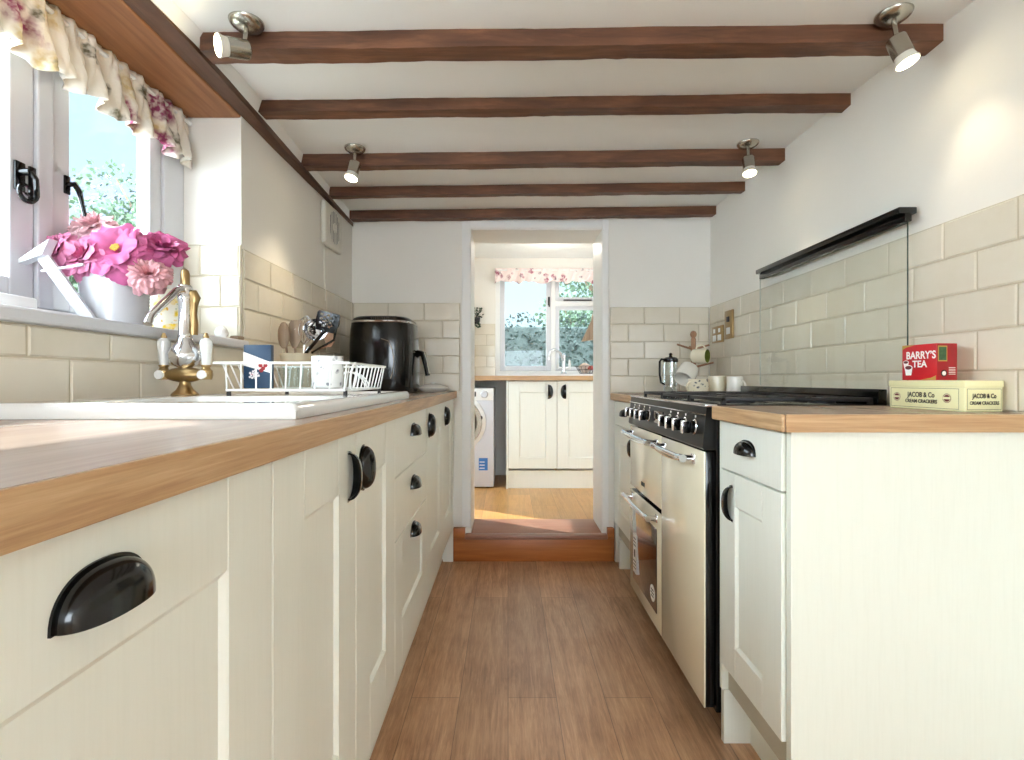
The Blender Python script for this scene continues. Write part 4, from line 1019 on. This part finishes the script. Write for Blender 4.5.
# ------------------------------------------------------------------ mugs, mug tree, cafetiere
TRZ = TR
mx, my = .985, 2.72
t = Thing('mug_tree', 'wooden mug tree in the far right corner, mugs hanging from its pegs', 'mug tree', (mx, my, TRZ))
t.part('base', MB().lathe([(.070,0),(.074,.004),(.072,.014),(.03,.018)], (mx,my,TRZ)), 'treewood')
t.part('post', MB().lathe([(.013,.016),(.0125,.29),(.009,.298),(.015,.306),(.017,.318),(.012,.330),(.004,.334)], (mx,my,TRZ)), 'treewood')
def peg(z, dx, dy, L=.085): t.part('peg', MB().tube([(mx,my,TRZ+z),(mx+dx*L,my+dy*L,TRZ+z+L*.25)], [.006,.005], 8), 'treewood')
peg(.235, -.95, -.3, .10); peg(.235, .8, -.5); peg(.14, -.6, -.8); peg(.14, .95, -.3, .10); peg(.235, .1, .95)
def tilted_mug(label, c, up, r, h, mat, hdl, inner=None):
    q = Vector(up).normalized().to_track_quat('Z', 'Y'); c = Vector(c)
    t2 = mug('mug', label, 'mug', (0,0,0), r, h, mat, hdl, inner, 'mugs in the far right corner')
    t2.o.location = c; t2.o.rotation_mode = 'QUATERNION'; t2.o.rotation_quaternion = q; return t2
tilted_mug('cream mug with an olive green inside hanging high at the right of the mug tree', (1.000-.028, 2.660+.028, 1.146), (1, -1, -.05), .038, .078, 'mugcream', (0,1,0), 'muggreen')
tilted_mug('white mug hanging tipped at the left of the mug tree', (mx-.052, my-.09, TRZ+.135), (-.5, -.45, -.62), .050, .088, 'mugwhite', (0,-1,0))
mug('mug', 'cream mug with a dark pattern standing in front of the mug tree', 'mug', (.943, 2.535, TRZ), .048, .078, 'flormug', (-1,-.3,0), group='mugs in the far right corner')
mug('mug', 'plain cream mug with a hidden handle, between the mug tree and the pale mug', 'mug', (1.048, 2.570, TRZ), .0440, .094, 'mugcream', (.5,1,0), group='mugs in the far right corner')
mug('mug', 'plain pale mug nearest the cooker, its handle towards the camera', 'mug', (1.088, 2.455, TRZ), .037, .090, 'mugwhite', (.45,-1,0), group='mugs in the far right corner')
kx, ky = .845, 2.66
t = Thing('cafetiere', 'glass cafetiere with a black lid at the far right, left of the mug tree', 'cafetiere', (kx, ky, TRZ))
t.part('base_ring', MB().lathe([(.036,0),(.038,.003),(.036,.012),(.034,.012)], (kx,ky,TRZ)), 'chrome')
t.part('beaker', MB().lathe([(.031,.010),(.033,.014),(.033,.168),(.0315,.168),(.0315,.016),(.001,.014)], (kx,ky,TRZ), cap1=False), 'clearglass')
t.part('lid', MB().lathe([(.036,.165),(.038,.170),(.037,.182),(.028,.190),(.010,.193),(.007,.200),(.010,.208),(.004,.214)], (kx,ky,TRZ)), 'enamel')
for a in (0.4, 2.5, 4.6):
    t.part('frame_strip', MB().box((kx+.0345*math.cos(a)-.002, ky+.0345*math.sin(a)-.002, TRZ+.004), (kx+.0345*math.cos(a)+.002, ky+.0345*math.sin(a)+.002, TRZ+.17)), 'chrome')
t.part('plunger', MB().cyl((kx,ky,TRZ+.04),(kx,ky,TRZ+.19),.002,seg=8).lathe([(.030,.038),(.030,.044)], (kx,ky,TRZ)), 'chrome')
t.part('handle', MB().tube([(kx-.034,ky-.01,TRZ+.176),(kx-.052,ky-.015,TRZ+.180),(kx-.062,ky-.018,TRZ+.168),(kx-.062,ky-.018,TRZ+.10),(kx-.055,ky-.016,TRZ+.06),(kx-.034,ky-.01,TRZ+.05)], .0055, 8), 'enamel')

# ------------------------------------------------------------------ cracker tin and tea box
A_ = Vector((1.038, 1.163, TR)); B_ = Vector((1.022, 1.372, TR))   # near-left corner, far-left corner
e1 = (A_-B_).normalized(); e2 = Vector((0,0,1)); wid = (A_-B_).length
sd = Vector((-e1.y, e1.x, 0)); sd = sd if sd.x > 0 else -sd          # towards the wall
nrm = -sd
def obox(o, a, b_, c, bev=.003):
    mb = MB(); pts = [o, o+a, o+a+b_, o+b_]; mb.loft([pts, [p+c for p in pts]])
    bmesh.ops.bevel(mb.bm, geom=list(mb.bm.edges), offset=bev, segments=2, profile=.5, affect='EDGES'); return mb
t = Thing('biscuit_tin', 'pale yellow cream cracker tin under the red tea box', 'tin', tuple((A_+B_)/2))
t.part('tin_body', obox(B_, e1*wid, sd*.094, e2*.060), 'tin')
t.part('tin_lid', obox(B_-e1*.0015-sd*.0015+e2*.056, e1*(wid+.003), sd*.097, e2*.016, .002), 'tin')
def on_face(o, rt, up, n):   # returns a helper that puts flat shapes on a face
    return lambda u, v, d=.0006: o + rt*u + up*v + n*d
F = on_face(B_, e1, e2, nrm)
G = on_face(A_, sd, e2, e1)
def outline(F, u0, u1, v0, v1, w=.0008):
    b = MB()
    for p, q in (((u0,v0),(u1,v0+w)), ((u0,v1-w),(u1,v1)), ((u0,v0+w),(u0+w,v1-w)), ((u1-w,v0+w),(u1,v1-w))):
        b.quad(F(p[0],p[1]), F(q[0],p[1]), F(q[0],q[1]), F(p[0],q[1]))
    return b
t.part('printed_border', outline(F, .006, wid-.014, .005, .053), 'inkblack', smooth=False, normals=False)
t.part('printed_border', outline(G, .005, .089, .005, .053), 'inkblack', smooth=False, normals=False)
b = MB().text('J  C  CO', .0001, F(0,0), e1, e2); 
def words(F, rt, n, cu, s, col='inkblack'):
    b = MB().text('JACOB & Co', .0175*s, F(cu, .036, .0009), rt, e2, .0002, sx=.80*s**.5, bold=.0003)
    b.text('CREAM CRACKERS', .0130*s, F(cu, .020, .0009), rt, e2, .0002, sx=.82*s**.25, bold=.0002)
    return t.part('lettering', b, col, smooth=False, normals=False)
words(F, e1, nrm, .096, 1.0); words(G, sd, e1, .047, .84)
for u in (.025, .166):
    b = MB(); 
    for r0, r1 in ((.0108,.0097),(.0080,.0)):
        b.grid(lambda a, v, r0=r0, r1=r1: F(u + (r0+(r1-r0)*v)*math.cos(2*PI*a), .030 + (r0+(r1-r0)*v)*math.sin(2*PI*a), .0008), 28, 1)
    md = t.part('medallion', b, 'maroon', smooth=False, normals=False)
    t.part('medallion_bar', MB().quad(F(u-.010,.0278,.0012), F(u+.010,.0278,.0012), F(u+.010,.0328,.0012), F(u-.010,.0328,.0012)), 'tin', md, smooth=False, normals=False)
# tea box on the tin
tz = TR+.0725
P0 = Vector((1.030, 1.338, tz)); P1 = Vector((1.0405, 1.243, tz)); f1_ = (P1-P0).normalized(); tw_ = (P1-P0).length; s1 = Vector((-f1_.y, f1_.x, 0)); s1 = s1 if s1.x > 0 else -s1
tb = Thing('tea_box', 'red printed tea box standing on top of the pale yellow tin', 'box', tuple((P0+P1)/2))
th_ = .090
tb.part('carton', obox(P0, f1_*tw_, s1*.056, e2*th_, .0012), 'redbox')
H = on_face(P0, f1_, e2, -s1)
def rectq(F, u0, u1, v0, v1, d=.0006): return MB().quad(F(u0,v0,d), F(u1,v0,d), F(u1,v1,d), F(u0,v1,d))
K = on_face(P1, s1, e2, f1_)
tb.part('side_panel_print', rectq(K, .001, .055, .001, th_-.001, .0004), 'darkred', smooth=False, normals=False)
b = MB().text('BARRY\u2019S', .0262, H(tw_*.56, .062, .0009), f1_, e2, .0002, bold=.0006, sx=.84)
b.text('TEA', .0235, H(tw_*.53, .040, .0009), f1_, e2, .0002, bold=.0006, sx=.95)
tb.part('lettering', b, 'white', smooth=False, normals=False)
def disc(F, u, v, ru, rv, d, n=24):
    b = MB(); b.bm.faces.new([b.bm.verts.new(F(u+ru*math.cos(2*PI*i/n), v+rv*math.sin(2*PI*i/n), d)) for i in range(n)]); return b
for (u, v, k) in ((.0125, .046, .85), (.0200, .032, 1.2)):
    b = MB(); pts = [(-.0095,0),(.0095,0),(.0065,-.0165),(-.0065,-.0165)]
    b.bm.faces.new([b.bm.verts.new(H(u+x*k, v+z*k, .0009+.0002*k)) for x, z in pts])
    c_ = tb.part('cup_print', b, 'white', smooth=False, normals=False)
    tb.part('rim_print', disc(H, u, v, .0098*k, .0058*k, .0012+.0002*k), 'white', c_, smooth=False, normals=False)
    tb.part('drink_print', disc(H, u, v, .0078*k, .0040*k, .0014+.0002*k), 'maroon', c_, smooth=False, normals=False)
us = tw_
b = MB(); b.bm.faces.new([b.bm.verts.new(H(u, v, .0008)) for u, v in ((us*.55,.001),(us-.001,.001),(us-.001,.012),(us*.85,.006))]); tb.part('swirl_print', b, 'goldprint', smooth=False, normals=False)
b = MB(); b.bm.faces.new([b.bm.verts.new(H(u, v, .0008)) for u, v in ((.001,th_-.001),(.001,th_-.012),(.012,th_-.006),(us*.4,th_-.001))]); tb.part('swirl_print', b, 'goldprint', smooth=False, normals=False)
tb.part('picture_frame_print', rectq(K, .003, .028, .046, .084, .0008), 'goldprint', smooth=False, normals=False)
tb.part('picture_print', rectq(K, .0052, .0258, .0490, .0812, .0011), 'greenprint', smooth=False, normals=False)
tb.part('seal_print', disc(K, .019, .017, .0085, .0085, .0009), 'inkblack', smooth=False, normals=False)
tb.part('seal_centre', disc(K, .019, .017, .0055, .0055, .0012), 'white', smooth=False, normals=False)
for k in range(5): tb.part('text_line_print', rectq(K, .032, .050, .030-.004*k, .0315-.004*k, .0008), 'white', smooth=False, normals=False)

# ------------------------------------------------------------------ ceiling spotlights
def spotlight(label, loc, drop, hdir, hlen, watts, k=1.0, aim=None):
    loc = Vector(loc); t = Thing('ceiling_spotlight', label, 'spotlight', tuple(loc), 'brushed metal ceiling spotlights')
    R = .042*k
    t.part('base', MB().lathe([(R,0),(R,-.003),(R*.93,-.009),(R*.72,-.016),(R*.4,-.020),(R*.2,-.0205)], loc), 'nickel')
    j = loc + Vector(drop)
    t.part('stem', MB().cyl(loc+Vector((0,0,-.018)), j, .0058).ell(j, .0075, 12, 8), 'nickel')
    hd = Vector(hdir).normalized(); p = j - hd*.010
    head = t.part('head', MB().lathe([(.012,-.006),(.022,0),(.0235,.004),(.0235,hlen),(.0220,hlen),(.0220,hlen-.003)], p, hd, cap1=False), 'nickel')
    q = p + hd*hlen
    t.part('bulb_collar', MB().lathe([(.020,-.006),(.0245,.012),(.0275,.018),(.0275,.021),(.024,.0212)], q, hd, cap1=False), 'clearglass' if False else 'offplastic', head)
    t.part('lens', MB().lathe([(.0255,.018),(.024,.0225),(.012,.0245),(.001,.025)], q, hd), 'lens', head, label='glowing white lens')
    d = bpy.data.lights.new('spot_lamp', 'SPOT'); d.energy = watts; d.color = (1.0, 0.86, 0.62); d.spot_size = math.radians(75); d.spot_blend = 0.9; d.shadow_soft_size = 0.025
    o = bpy.data.objects.new('spot_lamp', d); COL.objects.link(o); o.parent = t.o
    o.location = (q + hd*.032) - loc; o.rotation_euler = (-Vector(aim or hdir)).to_track_quat('Z', 'Y').to_euler()
    d.use_shadow = True
zl, zr_ = zc(-.66), zc(.98); zl1, zr1 = zc(-.668, 1.308), zc(.985, 1.308)
spotlight('near left ceiling spotlight, its lit head turned sideways to the window', (-.668, 1.308, zl1), (-.004, -.004, -.074), (-.85, -.75, -.28), .050, 1.0)
spotlight('near right ceiling spotlight, its lit head pointing down towards the tiled wall', (.985, 1.308, zr1), (.006, -.004, -.076), (.30, -.2, -1), .052, 1.3)
spotlight('far left ceiling spotlight hanging from beside the third beam, shining down', (-.620, 2.075, zc(-.62)), (0, -.004, -.072), (-.18, -.25, -1), .050, 7)
spotlight('far right ceiling spotlight hanging from beside the third beam, shining down', (.972, 2.075, zr_), (0, -.004, -.072), (-.02, -.25, -1), .050, 7)

# ------------------------------------------------------------------ utility room furniture
UC = 4.15; UT0, UT1 = 1.016, 1.054
t = Thing('worktop', 'oak-edged worktop under the utility room window, over the washing machine', 'worktop', (.4, 4.45, UT0))
b = MB().box((UX0+.005, 4.124, UT0), (1.55, 4.20, UT1)).box((UX0+.005, 4.20, UT0), (.02, 4.742, UT1)).box((.70, 4.20, UT0), (1.55, 4.742, UT1)).box((.02, 4.62, UT0), (.70, 4.742, UT1))
t.part('top_board', b, 'oaktop', smooth=False); t.part('front_edge', MB().box((UX0+.005, 4.120, UT0), (1.55, 4.124, UT1), .001), 'oakx', smooth=False)
fu = lambda u, v, d: (u, UC+.02-d, v)
t = Thing('base_cabinet', 'cream double-door cupboard in the utility room under the window', 'cabinet', (.4, 4.4, UF))
t.part('side_panel', MB().box((-.014, UC, UF), (.002, 4.72, UT0-.001)), 'cream', smooth=False)
for x in (.002, .385, .79): t.part('partition', MB().box((x, UC+.022, UF+.15), (x+.016, 4.72, UT0-.001)), 'gap', smooth=False)
t.part('back_panel', MB().box((.018, 4.71, UF+.15), (.79, 4.72, UT0-.001)), 'gap', smooth=False)
t.part('plinth', MB().box((.003, UC+.03, UF), (1.2, UC+.048, UF+.145)), 'cream', smooth=False)
for a, c, hx, sg in ((.005, .395, .335, 1), (.400, .790, .458, -1)):
    d = t.part('door', shaker(fu, a, c, UF+.165, UT0-.006, st=.088), 'cream', smooth=False)
    t.part('handle', cup(lambda p, q, r, hx=hx, sg=sg: (hx+sg*q-sg*.012, UC-r, .925+p), A=.055, B=.04, C=.028), 'black', d)
t = Thing('utility_sink', 'white sink set in the utility room worktop', 'sink', (.36, 4.4, UT1))
b = MB(); x0, x1, y0, y1 = -.0, .72, 4.18, 4.64
b.loft([[(x0+i_, y0+i_, z), (x1-i_, y0+i_, z), (x1-i_, y1-i_, z), (x0+i_, y1-i_, z)] for i_, z in ((0, UT1+.001), (.004, UT1+.016), (.04, UT1+.018), (.05, UT1+.01), (.08, UT1-.14))], False, True)
t.part('basin', b, 'ceramic', smooth=False)
tx, ty, tz2 = .50, 4.60, UT1+.0185
t = Thing('utility_tap', 'pale swan-neck tap at the utility room sink', 'tap', (tx, ty, tz2))
t.part('base', MB().lathe([(.03,0),(.03,.006),(.018,.02),(.016,.15),(.019,.17),(.006,.185)], (tx,ty,tz2)), 'chrome')
t.part('spout', MB().tube([(tx,ty,tz2+.11),(tx-.03,ty-.03,tz2+.19),(tx-.09,ty-.07,tz2+.22),(tx-.13,ty-.09,tz2+.20),(tx-.14,ty-.095,tz2+.12)], [.013,.012,.012,.012,.012], 12), 'chrome')
for s in (-1, 1):
    t.part('lever', MB().tube([(tx,ty,tz2+.05),(tx+s*.05,ty,tz2+.06)], .010, 10).lathe([(.010,.05),(.013,.09),(.008,.13)], (tx+s*.052,ty,tz2)), 'ceramic')
# basket with cloths
bx, by, bz = .655, 4.27, UT1+.019
t = Thing('wire_basket', 'dark wire basket holding cloths on the utility room worktop', 'basket', (bx, by, bz)); b = MB()
for r, z in ((.055,.002),(.075,.03),(.09,.06)): b.tube([(bx+r*math.cos(a), by+r*math.sin(a), bz+z+.002) for a in [2*PI*k/24 for k in range(24)]], .0025, 6, closed=True)
for k in range(14):
    a = 2*PI*k/14; b.tube([(bx+.055*math.cos(a), by+.055*math.sin(a), bz+.003), (bx+.09*math.cos(a), by+.09*math.sin(a), bz+.06)], .002, 6)
t.part('basket_wires', b, 'darkrubber')
def crumple(c, r, seed, mat, name, lb):
    R = random.Random(seed); mb = MB().ell(c, r, 18, 12)
    for v in mb.bm.verts:
        d = (v.co-Vector(c)); v.co += d*(.16*math.sin(d.x*90+seed)+.14*math.sin(d.y*80+2*seed)+.16*math.sin(d.z*100+seed*3))
    single(name, mb, mat, lb, 'cloth', c, angle=180)
crumple((bx-.015, by, bz+.045), (.055,.055,.040), 2, 'cloth', 'dish_cloth', 'pale pink crumpled cloth in the dark wire basket')
crumple((bx+.035, by-.03, bz+.050), (.028,.030,.026), 5, 'redcloth', 'dish_cloth', 'small brick-red cloth at the right of the dark wire basket')
# brown hanging thing at the right of the window
b = MB().loft([[(.775,4.665,1.60),(.80,4.665,1.60),(.80,4.69,1.60),(.775,4.69,1.60)], [(.690,4.66,1.42),(.92,4.66,1.42),(.92,4.70,1.42),(.690,4.70,1.42)], [(.665,4.66,1.395),(.93,4.66,1.40),(.93,4.70,1.40),(.665,4.70,1.395)]])
b = MB().loft([[(.79,4.66,1.69),(.82,4.66,1.69),(.82,4.70,1.69),(.79,4.70,1.69)], [(.76,4.655,1.56),(.90,4.655,1.56),(.90,4.70,1.56),(.76,4.70,1.56)], [(.670,4.65,1.37),(.93,4.65,1.41),(.93,4.70,1.41),(.670,4.70,1.37)]])
t = Thing('hanging_board', 'brown wooden board hanging at the right of the utility room window', 'board', (.80, 4.68, 1.37))
t.part('board', b, 'utwood', smooth=False); t.part('cord', MB().tube([(.805,4.68,1.69),(.805,4.70,1.80),(.805,4.80,1.89)], .003, 6), 'darkrubber')
# ceiling lamp
lx_, ly_ = .36, 4.10
t = Thing('ceiling_lamp', 'small round flush lamp on the utility room ceiling', 'lamp', (lx_, ly_, 2.15))
t.part('rim', MB().lathe([(.055,0),(.055,-.006),(.046,-.010),(.044,-.004)], (lx_, ly_, 2.1495), cap1=False), 'whiteplastic')
t.part('diffuser', MB().lathe([(.044,0),(.040,-.006),(.001,-.008)], (lx_, ly_, 2.1455)), 'lens')
d_ = bpy.data.lights.new('lamp_light', 'POINT'); d_.energy = 2.5; d_.color = (1.0, .93, .84); d_.shadow_soft_size = .05
o_ = bpy.data.objects.new('lamp_light', d_); COL.objects.link(o_); o_.parent = t.o; o_.location = (0, 0, -.075)
# hanging plant on the back wall
hx_, hz_ = -.295, 1.60
t = Thing('hanging_plant', 'small dark green trailing plant in a wall pot beside the utility window', 'plant', (hx_, UY-.06, hz_))
t.part('wall_pot', MB().lathe([(.025,-.045),(.035,-.03),(.042,.012),(.038,.012),(.03,-.03),(.001,-.035)], (hx_, UY-.046, hz_-.02), cap1=False), 'darkrubber')
R = random.Random(9); b = MB()
def leafq(mb, p, d, s, w=.45):
    d = Vector(d).normalized(); u = d.orthogonal().normalized(); u.rotate(Matrix.Rotation(R.uniform(0, 6.28), 3, d)); p = Vector(p)
    mb.quad(p, p+d*s*.5+u*s*w, p+d*s, p+d*s*.5-u*s*w)
for i in range(170):
    a = R.uniform(0, 6.28); rr = R.uniform(0, .055); z = R.uniform(-.09, .085); k = 1 if z > -.03 else .6
    leafq(b, (hx_+rr*k*math.cos(a), min(UY-.02, UY-.055+rr*.7*math.sin(a)), hz_+z), (math.cos(a), -abs(math.sin(a)), R.uniform(-.9, .6)), R.uniform(.016, .030))
t.part('foliage', b, 'leafdark', smooth=False, normals=False)
# washing machine
wx0, wx1, wy0, wz0, wz1 = -.714, -.116, 4.165, UF, .955
t = Thing('washing_machine', 'white front-loading washing machine under the utility worktop', 'washing machine', (-.415, 4.44, UF))
wbody = t.part('body', MB().box((wx0, wy0, wz0+.012), (wx1, 4.72, wz1), .008), 'greylight')
t.part('control_panel', MB().box((wx0+.003, wy0-.006, .855), (wx1-.003, wy0+.001, wz1-.004), .003), 'whiteplastic')
t.part('dial', MB().lathe([(.030,0),(.030,.006),(.024,.020),(.001,.021)], (-.193, wy0-.006, .905), (0,-1,0)), 'greylight')
t.part('display', MB().box((-.42, wy0-.008, .885), (-.26, wy0-.005, .925), .001), 'flatblack')
cc = (-.415, wy0, .675)
dr_ = t.part('door', MB().lathe([(.235,0),(.235,.008),(.220,.022),(.185,.030),(.160,.024),(.158,.010)], cc, (0,-1,0), seg=56, cap1=False), 'whiteplastic')
t.part('door_trim', MB().lathe([(.205,.026),(.200,.034),(.168,.034),(.160,.026)], cc, (0,-1,0), seg=56, cap0=False, cap1=False), 'nickel', dr_)
t.part('door_glass', MB().lathe([(.160,.022),(.140,.012),(.10,.004),(.001,.002)], cc, (0,-1,0), seg=48), 'ovenglass', dr_)
t.part('door_catch', MB().ell((-.215, wy0-.024, .715), (.010,.008,.016)), 'dark', dr_)
t.part('energy_label', MB().box((-.238, wy0-.002, .285), (-.165, wy0+.0005, .385)), 'blueink', smooth=False, label='blue energy label')
b = MB()
for z in (.300, .325, .350): b.box((-.232, wy0-.0028, z), (-.190, wy0-.0021, z+.006))
t.part('label_print', b, 'white', smooth=False)
for x in (wx0+.05, wx1-.05):
    for y in (wy0+.06, 4.66): t.part('foot', MB().cyl((x, y, UF), (x, y, UF+.014), .018, seg=14), 'darkrubber')

# ------------------------------------------------------------------ garden
b = MB(); b.bm.faces.new([b.bm.verts.new(p) for p in ((-30,1.5,-.12),(-1.45,1.5,-.12),(-1.45,5.3,-.12),(30,5.3,-.12),(30,40,-.12),(-30,40,-.12))])
b2 = MB().box((-30, -2, -.4), (-1.45, 5.3, -.12)).box((-30, 5.3, -.4), (30, 40, -.12))
struct('ground', b2, 'grass')
def tree(label, x, y, h, r, mat, seed, n, leaf, trunk=.07, group='garden trees outside the windows', flat_=1.0, cat='tree', nm='garden_tree'):
    global R
    R = random.Random(seed); t = Thing(nm, label, cat, (x, y, -.12), group)
    zc0 = h - r*flat_
    t.part('trunk', MB().tube([(x, y, -.12), (x+.05, y, zc0*.5), (x, y+.03, zc0+.2)], [trunk, trunk*.8, trunk*.4], 10), 'bark')
    b = MB(); lobes = [(x+R.uniform(-.5,.5)*r, y+R.uniform(-.5,.5)*r, zc0+R.uniform(-.35,.45)*r*flat_, r*R.uniform(.35,.62)) for _ in range(11)]
    for i in range(n):
        lx, ly, lz, lr = R.choice(lobes); a = R.uniform(0, 6.28); ct = R.uniform(-1, 1); st = math.sqrt(1-ct*ct); rr = lr*R.uniform(.45, 1.12)
        d = (st*math.cos(a), st*math.sin(a), ct); leafq(b, (lx+d[0]*rr, ly+d[1]*rr, lz+d[2]*rr*flat_), (d[0], d[1], d[2]-.4), leaf*R.uniform(.7, 1.3))
    t.part('foliage', b, mat, smooth=False, normals=False)
    b = MB()
    for i in range(12):
        lx, ly, lz, lr = lobes[i % 11]; b.tube([(x, y, zc0*.8), ((x+lx)/2, (y+ly)/2, (zc0*.8+lz)/2+.1), (lx, ly, lz+lr*.6)], [.03,.02,.008], 6)
    t.part('branches', b, 'bark')
tree('pale leafy garden tree outside the sink window, left of the vase', -4.6, 4.9, 2.95, 1.0, 'leafpale', 21, 7000, .055)
tree('pale garden tree seen at the middle of the sink window', -2.9, 4.1, 2.42, .62, 'leafpale', 22, 5000, .035)
tree('taller thin-topped tree at the right side of the sink window', -4.55, 6.75, 3.95, .78, 'leafpale', 23, 3500, .055)
tree('low green shrub below the trees outside the sink window', -2.3, 3.0, 1.56, .45, 'leaf', 24, 4000, .035, group=None, cat='shrub', nm='garden_shrub')
tree('bright green tree behind the right pane of the utility window', 1.5, 10.2, 2.95, 1.0, 'leafpale', 25, 2600, .08, group=None)
tree('tree showing in the top right pane of the utility window', 2.2, 12.6, 5.0, 1.3, 'leafpale', 26, 2400, .1, group=None)
R = random.Random(31); b = MB()
for i in range(9000):
    x = R.uniform(-2.2, 3.4); z = R.uniform(-.1, 1.98 + .08*math.sin(x*7)); top = z > 1.86
    leafq(b, (x, 8.0+R.uniform(-.12, .05), z), (R.uniform(-.6,.6), -1, R.uniform(-.6,.8)), R.uniform(.04, .085))
t = Thing('garden_hedge', 'clipped dark hedge behind the utility room window', 'hedge', (.6, 8.2, -.12))
t.part('foliage', b, 'hedge', smooth=False, normals=False); t.part('hedge_core', MB().box((-2.25, 8.03, -.12), (3.45, 8.5, 1.86), .06), 'hedge')
hx0, hy0 = -7.6, 7.3
t = Thing('neighbouring_house', 'neighbouring house with a grey slate roof outside the sink window', 'house', (-6.2, 9.0, -.12))
t.part('walls', MB().box((-7.4, 7.5, -.12), (-4.6, 11, 2.7)), 'render', smooth=False)
t.part('roof', MB().prism([(-7.6, 7.3, 2.62), (-4.4, 7.3, 2.62), (-6.0, 7.3, 4.1)], (0, 3.9, 0)), 'slate', smooth=False)
